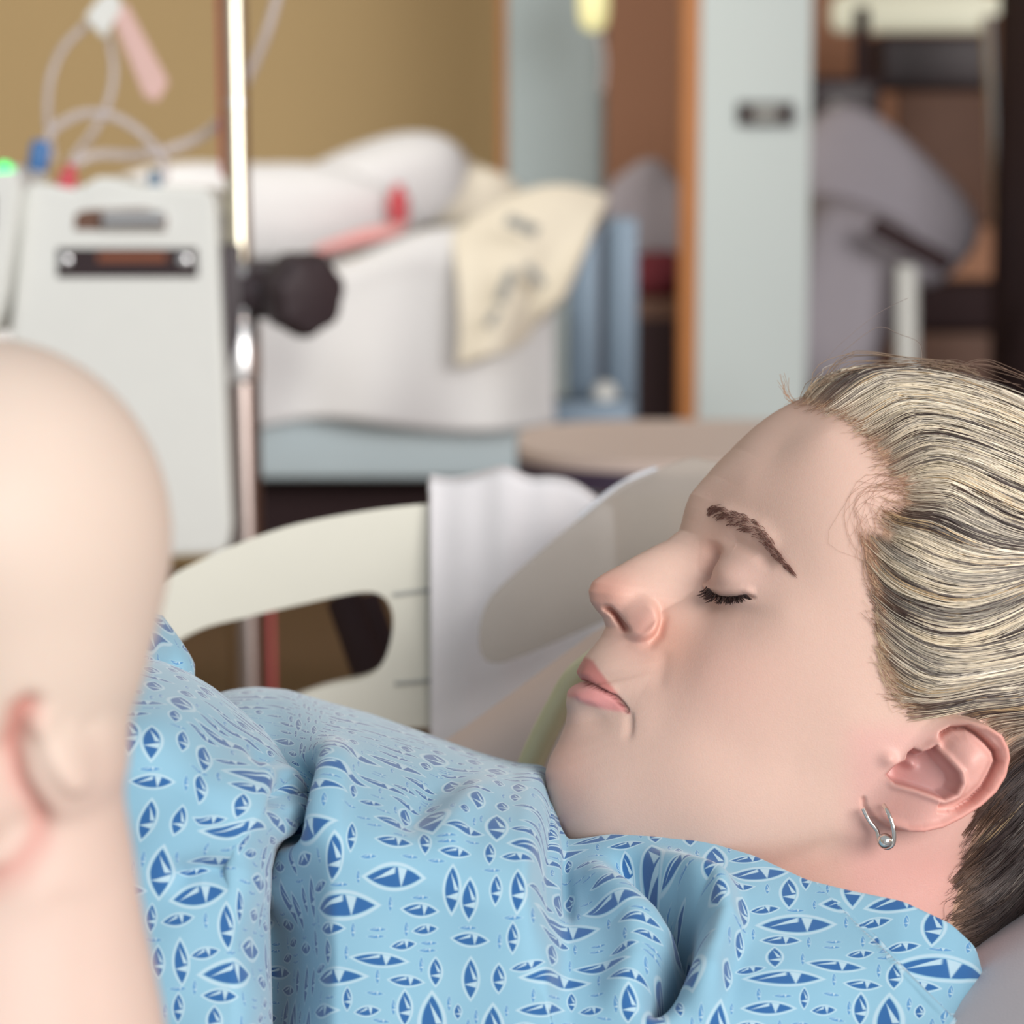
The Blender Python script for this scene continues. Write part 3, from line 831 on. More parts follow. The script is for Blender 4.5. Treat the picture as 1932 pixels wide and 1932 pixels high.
# ---- fine features: lateral displacement (m), functions of the place on the face
lat = smooth(0.004, 0.010, aw)
dw = np.zeros_like(a); df = np.zeros_like(a)        # dw: sideways, df: radial
# wing of the nose
e = ((px - 1206) / 45) ** 2 + ((py - 1166) / 49) ** 2
back = smooth(-1.05, 0.25, ((px - 1206) * 0.75 + (py - 1166) * 0.66) / 45)
dw += (0.0060 * smooth(0.0, 0.75, 1 - e) * back + 0.0020 * blob(px, py, 1165, 1125, 34, 26, -0.4)) * lat
dw -= 0.0018 * groove(px, py, [(1250, 1138), (1255, 1168), (1247, 1198), (1228, 1218), (1200, 1222)], 8, 0.45) * lat
NOSTRIL = [(1133, 1146), (1148, 1149), (1160, 1160), (1172, 1178), (1183, 1197)]
dw -= 0.0050 * groove(px, py, NOSTRIL, 5.0, 0.2) * smooth(0.002, 0.006, aw)
df -= 0.0020 * groove(px, py, NOSTRIL, 5.0, 0.2)
# mouth
MLINE = [(1097, 1286), (1112, 1291), (1130, 1299), (1146, 1306), (1160, 1317), (1174, 1330), (1185, 1344)]
mfade = smooth(-5, 6, 1196 - px)
df -= 0.0026 * groove(px, py, MLINE, 4.2, 0.04)
df += 0.0012 * groove(px, py, [(1090, 1262), (1110, 1272), (1140, 1294), (1165, 1313)], 11, 0.2)
df += 0.0018 * groove(px, py, [(1068, 1312), (1095, 1310), (1125, 1317), (1158, 1332)], 14, 0.4)
df -= 0.0016 * groove(px, py, [(1180, 1334), (1188, 1350), (1186, 1375), (1182, 1405)], 9, 0.4)
df += 0.0008 * blob(px, py, 1212, 1345, 30, 45)
df -= 0.0011 * groove(px, py, [(1072, 1352), (1100, 1353), (1130, 1360), (1160, 1370)], 20, 0.5)
df -= 0.0008 * groove(px, py, [(1255, 1215), (1248, 1260), (1236, 1310)], 16, 0.3)
# eye: lid over the ball, socket at the root of the nose, lash line
LASH = [(1333, 1108), (1342, 1117), (1356, 1124), (1374, 1127), (1392, 1125), (1408, 1122), (1424, 1124)]
df += 0.0050 * blob(px, py, 1378, 1092, 44, 36, 0.2) * lat
df -= 0.0048 * groove(px, py, [(1344, 1015), (1341, 1045), (1336, 1080), (1328, 1108)], 15, 0.3) * lat
df -= 0.0018 * groove(px, py, [(1352, 1030), (1385, 1020), (1430, 1040), (1465, 1080)], 14, 0.3)
df -= 0.0010 * groove(px, py, [(1356, 1048), (1353, 1075), (1352, 1100)], 4, 0.3)
dl, tl = segdist(px, py, LASH)
ylash = np.interp(px, [p[0] for p in LASH], [p[1] for p in LASH])
inl = smooth(1326, 1340, px) * smooth(1432, 1415, px) if False else smooth(0, 1, (px - 1326) / 14) * smooth(0, 1, (1432 - px) / 16)
df += inl * (0.0010 * np.exp(-((py - ylash + 9) / 8.0) ** 2) - 0.0014 * np.exp(-((py - ylash - 3) / 4.0) ** 2))
df -= 0.0012 * blob(px, py, 1385, 1150, 46, 14, 0.1)
df += 0.0016 * groove(px, py, [(1335, 960), (1380, 978), (1430, 1000), (1470, 1045)], 20, 0.25)
# soft modelling of cheek and chin
df += 0.0020 * blob(px, py, 1380, 1235, 110, 80, 0.5)
df -= 0.0014 * blob(px, py, 1340, 1400, 90, 60, 0.4)
df += 0.0012 * blob(px, py, 1085, 1470, 60, 60)
# folds of the neck
df -= 0.0022 * groove(px, py, [(1660, 1585), (1570, 1605), (1490, 1640), (1400, 1670)], 30, 0.45)

# ---- ear
EAR = [(1762, 1355), (1785, 1350), (1808, 1350), (1839, 1358), (1864, 1376), (1877, 1402), (1880, 1422), (1872, 1457), (1853, 1488), (1826, 1513), (1789, 1537),
       (1753, 1555), (1717, 1563), (1690, 1563), (1667, 1556), (1642, 1540), (1627, 1520), (1626, 1502), (1640, 1475), (1662, 1448), (1689, 1422), (1717, 1393), (1744, 1366)]
HEL = [(1764, 1400), (1772, 1384), (1788, 1373), (1811, 1369), (1824, 1378), (1838, 1393), (1853, 1411), (1857, 1429), (1846, 1454), (1832, 1479), (1808, 1502), (1777, 1519), (1744, 1525)]
CON = [(1756, 1406), (1768, 1429), (1782, 1451), (1785, 1469), (1776, 1488), (1755, 1497), (1735, 1489), (1708, 1480), (1684, 1475), (1672, 1462), (1686, 1446), (1706, 1434), (1712, 1420), (1722, 1412), (1735, 1418), (1748, 1412)]
xe0, xe1, ye0, ye1 = 1580, 1930, 1300, 1620
se = np.where((px > xe0) & (px < xe1) & (py > ye0) & (py < ye1) & (w > 0.03) | (px > xe0) & (px < xe1) & (py > ye0) & (py < ye1) & (w < -0.03))[0]
ex, ey = px[se], py[se]
sd = sdist(ex, ey, EAR)
s_ = (ex - 1762) * 0.775 + (ey - 1355) * 0.634
ht = 0.015 * smooth(-12, 95, s_) * smooth(-3.0, 5.0, sd)
ht += 0.0022 * np.exp(-((sd - 9) / 8.0) ** 2) * smooth(10, 60, s_)                      # helix roll
gh, th_ = segdist(ex, ey, HEL)
ht -= 0.0046 * np.exp(-(gh / 4.2) ** 2) * smooth(0, 0.08, th_) * smooth(0, 0.3, 1 - th_)
ht -= 0.0022 * np.exp(-((gh - 8) / 9.0) ** 2) * (inside(ex, ey, HEL + [(1756, 1406)])) * 1.0
cd = sdist(ex, ey, CON)
ht -= 0.0100 * smooth(-2.0, 9.0, cd) * smooth(1650, 1700, ex)
ht += 0.0016 * np.exp(-((cd + 7) / 6.0) ** 2) * smooth(0, 30, s_)                       # antihelix edge
ht += 0.0022 * blob(ex, ey, 1676, 1432, 16, 14) + 0.0045 * blob(ex, ey, 1722, 1440, 12, 10, 0.6)
ht += 0.0020 * blob(ex, ey, 1800, 1425, 22, 26)
ht -= 0.0015 * groove(ex, ey, [(1640, 1540), (1630, 1520), (1628, 1500)], 4, 0.2)
dw[se] += ht
# apply
sgn = np.sign(w)
fac = 1 + df / rr2
a, b, w = a * fac, b * fac, w * fac + dw * sgn
XH = abw2X(a, b, w)

# ---- skin colour (lips, flush, ear, scalp under the hair; shade painted into creases)
fpx, fpy, _ = abw2px(a, b, np.abs(w))
SK = np.array(rgb(213, 179, 163)); col = np.tile(SK, (len(a), 1))
def tint(mask, c):
    global col
    col = col * (1 - mask[:, None]) + np.array(c)[None] * mask[:, None]
tint(0.35 * blob(fpx, fpy, 1340, 1260, 150, 110, 0.4), rgb(214, 162, 148))
tint(0.55 * blob(fpx, fpy, 1135, 1115, 60, 55), rgb(222, 150, 132))
tint(0.45 * blob(fpx, fpy, 1215, 1185, 45, 45), rgb(222, 150, 140))
tint(0.35 * blob(fpx, fpy, 1265, 1210, 50, 60), rgb(204, 140, 110))
tint(0.30 * blob(fpx, fpy, 1345, 1060, 30, 60), rgb(196, 132, 110))  # shading of the inner eye socket put into the skin colour
tint(0.35 * blob(fpx, fpy, 1410, 1085, 70, 50), rgb(214, 174, 164))
tint(0.35 * blob(fpx, fpy, 1060, 1460, 50, 120), rgb(212, 150, 132))
tint(0.5 * smooth(1570, 1640, fpy) * smooth(1000, 1100, fpx), rgb(212, 156, 142))
tint(0.45 * smooth(1560, 1640, fpx) * smooth(1340, 1400, fpy), rgb(218, 160, 156))
earm = np.zeros(len(a)); earm[se] = smooth(-2, 8, sd) * smooth(0, 40, s_)
tint(0.45 * earm, rgb(218, 158, 148))
erim = np.zeros(len(a)); erim[se] = np.exp(-((sd - 6) / 9.0) ** 2) * smooth(40, 90, s_)
tint(0.34 * erim, rgb(220, 128, 112))
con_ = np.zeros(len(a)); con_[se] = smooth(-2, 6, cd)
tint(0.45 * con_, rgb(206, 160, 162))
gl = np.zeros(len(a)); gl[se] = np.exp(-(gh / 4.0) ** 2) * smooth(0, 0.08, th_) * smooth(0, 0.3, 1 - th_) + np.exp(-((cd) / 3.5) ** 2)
tint(0.55 * np.clip(gl, 0, 1), rgb(150, 72, 66))  # dark red shade painted along the ear grooves and concha edge
UL = [(1080, 1242), (1104, 1240), (1118, 1247), (1128, 1262), (1145, 1284), (1162, 1305), (1187, 1343), (1174, 1332), (1160, 1319), (1146, 1308), (1130, 1300), (1112, 1293), (1080, 1289)]
LL = [(1040, 1290), (1080, 1289), (1112, 1292), (1130, 1300), (1146, 1307), (1160, 1318), (1174, 1331), (1187, 1345), (1172, 1343), (1145, 1339), (1110, 1330), (1085, 1318), (1066, 1312), (1040, 1312)]
mu, ml_ = smooth(-5, 4, sdist(fpx, fpy, UL)), smooth(-6, 5, sdist(fpx, fpy, LL))
tint(0.80 * mu, rgb(190, 108, 104))
tint(0.78 * ml_, rgb(212, 134, 134))
tint(0.75 * np.exp(-(segdist(fpx, fpy, MLINE)[0] / 3.0) ** 2), rgb(120, 44, 48))  # shade between the closed lips painted as a dark line
tint(0.7 * groove(fpx, fpy, NOSTRIL[1:], 3.5, 0.2), rgb(140, 54, 46))  # darkness of the nostril opening painted into the groove
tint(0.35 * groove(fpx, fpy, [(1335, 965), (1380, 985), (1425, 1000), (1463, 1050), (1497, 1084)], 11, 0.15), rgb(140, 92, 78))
HAIRLINE = [(1440, 640), (1502, 752), (1530, 768), (1575, 782), (1612, 800), (1640, 835), (1662, 872), (1684, 900), (1702, 925), (1704, 948), (1686, 968), (1664, 990), (1652, 1025), (1650, 1080), (1662, 1140),
            (1668, 1200), (1676, 1260), (1692, 1310), (1722, 1342), (1762, 1346), (1830, 1345), (1890, 1385), (1893, 1430), (1878, 1475), (1850, 1520), (1830, 1570), (1815, 1620), (1800, 1680), (1785, 1740), (1785, 2200), (2600, 2200), (2600, 400), (1440, 400)]
hs = sdist(smooth_px, smooth_py, HAIRLINE)
scm = smooth(-40, 40, hs)
tint(0.6 * scm, rgb(160, 126, 104))

M['skin'] = mat('face_skin', (0.8, 0.6, 0.5), 0.50, var=0.025, nscale=420, bump=0.10, bscale=1500, sss=0.16, attr='Col', spec=0.40, ssss=0.005)
fa = grid_faces(len(be), NA, True)
nv = len(XH)
# hidden upper body inside the gown: same mesh
def loft(pts, ru, rv, nseg=36):
    """ellipse sections along a path; returns verts, faces"""
    pts = np.asarray(pts, float); t = np.gradient(pts, axis=0); t /= np.linalg.norm(t, axis=1)[:, None]
    vs = []
    for i in range(len(pts)):
        u_ = np.array([0, 0, 1.0]) - t[i] * t[i][2]; u_ /= np.linalg.norm(u_); v_ = np.cross(t[i], u_)
        an = np.linspace(0, 2 * np.pi, nseg, endpoint=False)
        vs.append(pts[i] + ru[i] * np.cos(an)[:, None] * u_ + rv[i] * np.sin(an)[:, None] * v_)
    return np.concatenate(vs), grid_faces(len(pts), nseg, True)
tpts = [P(1560, 1960, 0.93), P(1480, 2010, 0.93), P(1300, 2040, 0.93), P(1000, 2060, 0.93), P(600, 2080, 0.93), P(200, 2100, 0.93)]
tv, tf = loft(tpts, [0.02, 0.055, 0.07, 0.085, 0.09, 0.09], [0.03, 0.085, 0.10, 0.10, 0.10, 0.10])
person = pyobj('person', np.concatenate([XH, tv]), np.concatenate([fa, tf + nv]), M['skin'],
               label='person in a blue leaf-print gown reclining with closed eyes against a pillow', cat='person')
tc_ = np.tile(SK, (len(tv), 1))
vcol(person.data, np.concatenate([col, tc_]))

# ------------------------------------------------------------------ hair, brows, lashes
near = W0 > 0.0005
RX0, RY0, CS = 1300, 600, 4.0
GW, GH = 260, 320
gx = ((smooth_px[near] - RX0) / CS).astype(int); gy = ((smooth_py[near] - RY0) / CS).astype(int)
okk = (gx >= 0) & (gx < GW) & (gy >= 0) & (gy < GH)
acc = np.zeros((GH, GW, 4))
idx = np.where(near)[0][okk]
for k, arr in enumerate((A0, B0, W0)):
    np.add.at(acc[:, :, k], (gy[okk], gx[okk]), arr[idx])
np.add.at(acc[:, :, 3], (gy[okk], gx[okk]), 1)
has = acc[:, :, 3] > 0
SUR = np.where(has[..., None], acc[:, :, :3] / np.maximum(acc[:, :, 3:], 1), 0)
val = has.astype(float)
for it in range(6):
    if it and (val > 0).all(): break
    s_v = sum(np.roll(np.roll(val, i, 0), j, 1) for i in (-1, 0, 1) for j in (-1, 0, 1))
    s_s = sum(np.roll(np.roll(SUR * val[..., None], i, 0), j, 1) for i in (-1, 0, 1) for j in (-1, 0, 1))
    fill = (val == 0) & (s_v > 0)
    SUR[fill] = s_s[fill] / s_v[fill][:, None]
    val[fill] = 1
def surf(x, y):
    fx = np.clip((x - RX0) / CS - 0.5, 0, GW - 1.001); fy = np.clip((y - RY0) / CS - 0.5, 0, GH - 1.001)
    i, j = fy.astype(int), fx.astype(int); u = (fx - j)[..., None]; v = (fy - i)[..., None]
    s = SUR[i, j] * (1 - u) * (1 - v) + SUR[i, j + 1] * u * (1 - v) + SUR[i + 1, j] * (1 - u) * v + SUR[i + 1, j + 1] * u * v
    g = (val[i, j] > 0) & (val[i, j + 1] > 0) & (val[i + 1, j] > 0) & (val[i + 1, j + 1] > 0)
    return s, g

GUIDES = [[(1505, 752), (1530, 728), (1575, 712), (1640, 703), (1740, 712), (1850, 745), (1960, 800), (2060, 900)],
          [(1545, 772), (1590, 752), (1650, 738), (1720, 736), (1810, 755), (1932, 805), (2040, 890)],
          [(1600, 795), (1650, 782), (1720, 780), (1810, 797), (1932, 845), (2060, 930)],
          [(1645, 845), (1700, 832), (1760, 832), (1850, 860), (1932, 893), (2060, 960)],
          [(1680, 890), (1730, 878), (1800, 893), (1870, 925), (1932, 950), (2060, 1000)],
          [(1735, 925), (1790, 945), (1860, 985), (1932, 1010), (2060, 1035)],
          [(1680, 965), (1740, 990), (1810, 1025), (1880, 1045), (1960, 1052), (2060, 1060)],
          [(1650, 1000), (1690, 1045), (1740, 1075), (1810, 1090), (1880, 1085), (1960, 1070), (2060, 1065)],
          [(1645, 1060), (1680, 1105), (1730, 1130), (1790, 1140), (1860, 1125), (1932, 1095), (2060, 1075)],
          [(1655, 1130), (1690, 1165), (1740, 1188), (1800, 1190), (1860, 1170), (1932, 1130), (2060, 1090)],
          [(1665, 1190), (1700, 1225), (1760, 1248), (1830, 1248), (1932, 1225), (2060, 1150)],
          [(1680, 1265), (1720, 1300), (1775, 1298), (1840, 1275), (1932, 1258), (2060, 1190)],
          [(1700, 1325), (1750, 1318), (1820, 1295), (1932, 1275), (2060, 1220)],
          [(1750, 1346), (1820, 1332), (1900, 1305), (2000, 1280), (2060, 1250)],
          [(1860, 1365), (1910, 1345), (1980, 1310), (2060, 1270)],
          [(1885, 1450), (1920, 1400), (1980, 1350), (2060, 1290)],
          [(1840, 1545), (1880, 1490), (1940, 1420), (2040, 1330)],
          [(1815, 1620), (1860, 1560), (1930, 1480), (2040, 1380)],
          [(1800, 1690), (1860, 1630), (1940, 1540), (2040, 1440)],
          [(1790, 1745), (1860, 1700), (1940, 1610), (2040, 1500)],
          [(1790, 1820), (1870, 1770), (1950, 1690), (2040, 1580)]]
gp, gd = [], []
for g in GUIDES:
    s = spline([(x, y, 0) for x, y in g], 50)[:, :2]
    d = np.gradient(s, axis=0); d /= np.linalg.norm(d, axis=1)[:, None]
    gp.append(s); gd.append(d)
gp, gd = np.concatenate(gp), np.concatenate(gd)
def flow(x, y, sig=24.0):
    d2 = (x[:, None] - gp[None, :, 0]) ** 2 + (y[:, None] - gp[None, :, 1]) ** 2
    d2m = d2.min(1, keepdims=True)
    wt = np.exp(-(d2 - d2m) / (2 * sig * sig))
    v = wt @ gd
    return v / (np.linalg.norm(v, axis=1)[:, None] + 1e-9)
def trace(x, y, nst, step=6.0):
    out = np.zeros((nst, len(x), 2)); out[0, :, 0], out[0, :, 1] = x, y
    for i in range(1, nst):
        v = flow(out[i - 1, :, 0], out[i - 1, :, 1])
        out[i] = out[i - 1] + step * v
    return out
# wisp roots
def hair_in(x, y): return sdist(x, y, HAIRLINE)
NW = 860
rx, ry, rk = [], [], []
while len(rx) < NW:
    x = rng.uniform(1490, 2050, 4000); y = rng.uniform(690, 1830, 4000)
    h = hair_in(x, y)
    side_ = smooth(880, 1000, y) * (1 - smooth(1330, 1400, y))          # soft temple line
    lo = -8 - 8 * side_
    pr_ = np.where(h < 14, 0.45 + 0.25 * smooth(lo, 14, h), np.where(h < 60, 0.50, 0.17))
    keep_ = np.where((h > lo) & (rng.random(4000) < pr_))[0]
    s, g = surf(x[keep_], y[keep_])
    keep_ = keep_[g]
    rx += list(x[keep_]); ry += list(y[keep_]); rk += list(h[keep_])
rx, ry, rk = np.array(rx[:NW]), np.array(ry[:NW]), np.array(rk[:NW])
NS, NP = 10, 15
PAL = np.array([rgb(252, 240, 218), rgb(242, 228, 202), rgb(216, 205, 186), rgb(170, 162, 150), rgb(118, 109, 104), rgb(74, 60, 58), rgb(228, 198, 154)])
ang = rng.uniform(0, 1, NW)
sv, sc_, srad, sxy = [], [], [], []
nst = 62
TR = trace(rx, ry, nst)
for i in range(NW):
    y = ry[i]
    if y > 1440: pw = [0.0, 0.0, 0.01, 0.03, 0.16, 0.79, 0.01]
    elif y > 1340: pw = [0.02, 0.05, 0.10, 0.20, 0.32, 0.30, 0.01]
    elif y > 930 and rx[i] > 1760: pw = [0.16, 0.14, 0.12, 0.16, 0.22, 0.19, 0.01]
    elif y > 930: pw = [0.24, 0.18, 0.13, 0.13, 0.17, 0.13, 0.02]
    else: pw = [0.36, 0.22, 0.13, 0.10, 0.09, 0.05, 0.05]
    ci = rng.choice(7, p=np.array(pw) / sum(pw))
    tr = TR[:, i]
    nape = y > 1430
    for j in range(NS):
        ln = int(rng.uniform(0.25, 0.6) * nst) if nape else int(rng.uniform(0.45, 1.0) * nst)
        idx_ = np.linspace(0, ln - 1, NP)
        t = np.arange(NP) / (NP - 1)
        bx, by = np.interp(idx_, np.arange(nst), tr[:, 0]), np.interp(idx_, np.arange(nst), tr[:, 1])
        nx_, ny_ = -np.gradient(by), np.gradient(bx)
        nl = np.hypot(nx_, ny_) + 1e-9; nx_, ny_ = nx_ / nl, ny_ / nl
        off = rng.normal(0, 5.0) * (1 - 0.55 * t) + rng.normal(0, 1.6) * np.sin(t * rng.uniform(2, 7) + rng.uniform(0, 6))
        x = bx + nx_ * off + rng.normal(0, 2.5); yy = by + ny_ * off + rng.normal(0, 2.5)
        s, g = surf(x, yy)
        if not g[0]: continue
        n = NP if g.all() else int(np.argmin(g))
        if n < 4: continue
        if n < NP:
            ii = np.linspace(0, n - 1, NP); s = np.stack([np.interp(ii, np.arange(n), s[:n, k]) for k in range(3)], 1)
            x, yy = np.interp(ii, np.arange(n), x[:n]), np.interp(ii, np.arange(n), yy[:n])
        hroot = max(rk[i], 0)
        lift = rng.uniform(0.0, 0.0017) * (0.5 if nape else 1.0) * np.clip(0.3 + 2 * t, 0, 1)
        if rng.random() < 0.03: lift = lift + 0.004 * t * rng.random()
        sxy.append(np.stack([x, yy, lift], 1))
        sv.append(s)
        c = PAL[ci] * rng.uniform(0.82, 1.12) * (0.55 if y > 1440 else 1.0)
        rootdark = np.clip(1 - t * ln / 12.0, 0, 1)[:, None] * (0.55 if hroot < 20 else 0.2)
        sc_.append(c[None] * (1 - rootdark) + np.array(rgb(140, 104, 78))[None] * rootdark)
        srad.append(np.full(NP, rng.uniform(0.00011, 0.00019)) * np.clip(0.5 + 3 * t, 0, 1) * np.clip(0.35 + 3 * (1 - t), 0, 1))
def cap_lift(h_, y):
    l_ = 0.0062 * smooth(2, 80, h_)
    return l_ * (1 - 0.65 * smooth(1370, 1450, y))
sxy = np.array(sxy); SV = np.array(sv)
hh_ = sdist(sxy[..., 0].ravel(), sxy[..., 1].ravel(), HAIRLINE).reshape(sxy.shape[:2])
lf = cap_lift(hh_, sxy[..., 1]) + sxy[..., 2] + 0.00025
SV = SV * (1 + lf / np.linalg.norm(SV, axis=2))[..., None]
sv = list(SV)
def free_strand(pl, wmm, r, c, jit=3.0):
    """a loose hair given in photo points with lateral offset"""
    s = spline([(x + rng.normal(0, jit), y + rng.normal(0, jit), 0) for x, y in pl], NP)[:, :2]
    a_, b_ = px2ab(s[:, 0], s[:, 1], np.full(NP, wmm / 1000))
    sv.append(np.stack([a_, b_, np.full(NP, wmm / 1000)], 1)); sc_.append(np.tile(c, (NP, 1))); srad.append(np.full(NP, r))
for k in range(19):
    u = rng.random()
    x0_, y0_ = 1505 + 45 * u, 756 - 30 * u
    hgt = rng.uniform(25, 75)
    free_strand([(x0_, y0_), (x0_ + 22 + 20 * u, y0_ - hgt * 0.7), (x0_ + 90, y0_ - hgt * 0.9 - 5), (x0_ + 180 + 60 * u, 695 - rng.uniform(0, 14)), (x0_ + 300, 705 + rng.uniform(-6, 10))], rng.uniform(2, 14), 0.00013, np.array(rgb(150, 126, 104)) * rng.uniform(0.7, 1.3))
for k in range(7):
    x0_ = rng.uniform(1700, 1800)
    free_strand([(x0_, 702), (x0_ + 60, 690 - rng.uniform(0, 14)), (x0_ + 130, 712 - rng.uniform(0, 22)), (x0_ + 210, 745 - rng.uniform(0, 30))], rng.uniform(2, 14), 0.00013, np.array(rgb(130, 104, 88)) * rng.uniform(0.7, 1.3))
free_strand([(1590, 668), (1660, 622), (1700, 628), (1730, 650), (1736, 690)], 8, 0.00010, np.array(rgb(150, 130, 120)))
free_strand([(1545, 690), (1590, 640), (1660, 590), (1712, 560)], 8, 0.00007, np.array(rgb(150, 130, 125)))
for k in range(14):
    x0_ = 1503 + rng.uniform(-10, 6); y0_ = 760 + rng.uniform(-4, 6)
    free_strand([(x0_, y0_), (x0_ - 12, y0_ - 12), (x0_ - rng.uniform(5, 30), y0_ - rng.uniform(18, 60))], 4, 0.00007, np.array(rgb(176, 140, 112)), 2)
# fine hairs lying on the temple
def skin_strand(pl, r, c, lift=0.0005, jit=6.0):
    s = spline([(x + rng.normal(0, jit), y + rng.normal(0, jit), 0) for x, y in pl], NP)[:, :2]
    p_, g = surf(s[:, 0], s[:, 1])
    if g.all():
        sv.append(p_ * (1 + lift / np.linalg.norm(p_, axis=1))[:, None]); sc_.append(np.tile(c, (NP, 1))); srad.append(np.full(NP, r) * np.linspace(1, 0.4, NP))
for k in range(16):
    u = rng.random()
    c = np.array(rgb(176, 132, 104)) * rng.uniform(0.8, 1.2)
    skin_strand([(1690 + 40 * u, 900 + 15 * u), (1640 + 30 * u, 905 + 20 * u), (1600 + 40 * u, 950 + 10 * u), (1592 + 45 * u, 1010), (1620 + 40 * u, 1070), (1660 + 30 * u, 1120)], 0.00005, c, 0.0006, 13)
for k in range(60):
    u = rng.random()
    c = np.array(rgb(190, 150, 122)) * rng.uniform(0.8, 1.2)
    skin_strand([(1622 + 30 * u, 990 + 60 * u), (1640 + 30 * u, 1060 + 80 * u), (1670 + 25 * u, 1120 + 90 * u), (1715, 1160 + 90 * u)], 0.00007, c, 0.0007, 8)
for k in range(40):
    u = rng.random()
    c = np.array(rgb(206, 184, 150)) * rng.uniform(0.8, 1.1)
    skin_strand([(1648 + 10 * u, 1140 + 130 * u), (1662 + 12 * u, 1190 + 110 * u), (1690, 1240 + 90 * u), (1730, 1270 + 55 * u)], 0.00007, c, 0.0007, 6)

# fine fuzz in front of the hairline
hl = np.array(HAIRLINE[1:29], float)
hl = spline([(x, y, 0) for x, y in hl], 400)[:, :2]
for k in range(900):
    i = rng.integers(0, 399)
    x, y = hl[i]
    if 1340 < y < 1480 and x > 1720: continue
    dep = abs(rng.normal(0, 21 if 880 < y < 1330 else 10))
    d_ = flow(np.array([x]), np.array([y]))[0]
    x, y = x - d_[0] * dep + rng.normal(0, 4), y - d_[1] * dep + rng.normal(0, 4)
    L_ = rng.uniform(25, 70)
    th = rng.normal(0, 0.25); cs_, sn_ = math.cos(th), math.sin(th)
    d2_ = np.array([d_[0] * cs_ - d_[1] * sn_, d_[0] * sn_ + d_[1] * cs_])
    dark_ = y > 1440
    c = np.array(rgb(92, 70, 62) if dark_ else (rgb(150, 112, 88) if rng.random() < 0.6 else rgb(206, 176, 144))) * rng.uniform(0.85, 1.15)
    skin_strand([(x, y), (x + d2_[0] * L_ * 0.5, y + d2_[1] * L_ * 0.5), (x + d_[0] * L_, y + d_[1] * L_)], 0.000065, c, 0.0009, 1.5)

def strands_mesh(name, sv, sc, sr, m, parent, convert=True):
    S = np.array(sv); C = np.array(sc); Rr = np.array(sr)
    X = abw2X(S[..., 0], S[..., 1], S[..., 2]) if convert else S
    n, k = X.shape[:2]
    T = np.gradient(X, axis=1); T /= np.linalg.norm(T, axis=2, keepdims=True) + 1e-12
    ref = np.broadcast_to(-FW, T.shape)
    U_ = np.cross(T, ref); U_ /= np.linalg.norm(U_, axis=2, keepdims=True) + 1e-9
    W_ = np.cross(T, U_)
    vs = []
    for j in range(3):
        an = 2 * math.pi * j / 3 + 0.5
        vs.append(X + Rr[..., None] * (math.cos(an) * U_ + math.sin(an) * W_))
    VV = np.stack(vs, 2)                            # n,k,3,3
    base = (np.arange(n)[:, None, None] * k + np.arange(k - 1)[None, :, None]) * 3
    j = np.arange(3)[None, None, :]; j2 = (j + 1) % 3
    F_ = np.stack([base + j, base + j2, base + 3 + j2, base + 3 + j], -1).reshape(-1, 4)
    o = pyobj(name, VV.reshape(-1, 3), F_, m, parent)
    vcol(o.data, np.repeat(C, 3, axis=1).reshape(-1, 3))
    return o
M['hair'] = mat('blond_hair', (0.6, 0.5, 0.35), 0.42, var=0.08, nscale=200, attr='Col', spec=0.35)
M['cap'] = mat('hair_underlayer', rgb(112, 98, 84), 0.7, var=0.25, nscale=60, bump=0.6, bscale=500, attr='Col')
M['lash'] = mat('dark_lash', rgb(52, 34, 32), 0.5, var=0.05)
M['brow'] = mat('brown_brow', rgb(122, 82, 72), 0.6, var=0.1)
# the mass of hair under the strands
NBq = len(be)
hsg = hs.reshape(NBq, NA)
lift = cap_lift(hs, smooth_py)
capm = (hsg > -2)
fmask = capm.ravel()[fa].all(1)
cf = fa[fmask]
used = np.unique(cf); remap = -np.ones(len(hs), int); remap[used] = np.arange(len(used))
rc_ = np.sqrt(A0 ** 2 + B0 ** 2 + W0 ** 2)
fc = 1 + (lift - 0.0006 * (hs < 6)) / rc_
XC = abw2X(A0 * fc, B0 * fc, W0 * fc)[used]
hair_o = pyobj('hair', XC, remap[cf], M['cap'], person)
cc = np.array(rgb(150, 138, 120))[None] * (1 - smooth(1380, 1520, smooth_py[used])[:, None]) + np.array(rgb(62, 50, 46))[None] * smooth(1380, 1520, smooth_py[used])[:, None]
edge_ = 1 - smooth(-2, 48, hs[used])
cc = cc * (1 - 0.85 * edge_[:, None]) + np.array(rgb(206, 164, 138))[None] * 0.85 * edge_[:, None]
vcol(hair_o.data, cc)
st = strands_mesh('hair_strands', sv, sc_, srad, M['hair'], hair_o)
st['kind'] = 'stuff'
# bun at the back of the head
bx, by = px2ab(2130, 1110, 0.0)
X = abw2X(np.array([bx + 0.02]), np.array([by]), np.array([0.0]))[0]
M['bun'] = mat('blond_hair_bun', rgb(196, 180, 146), 0.5, var=0.3, nscale=120, bump=0.5, bscale=300)
soft_body('hair_bun', X, (0.034, 0.036, 0.036), M['bun'], hair_o, p=2, q=2, noise=0.003)

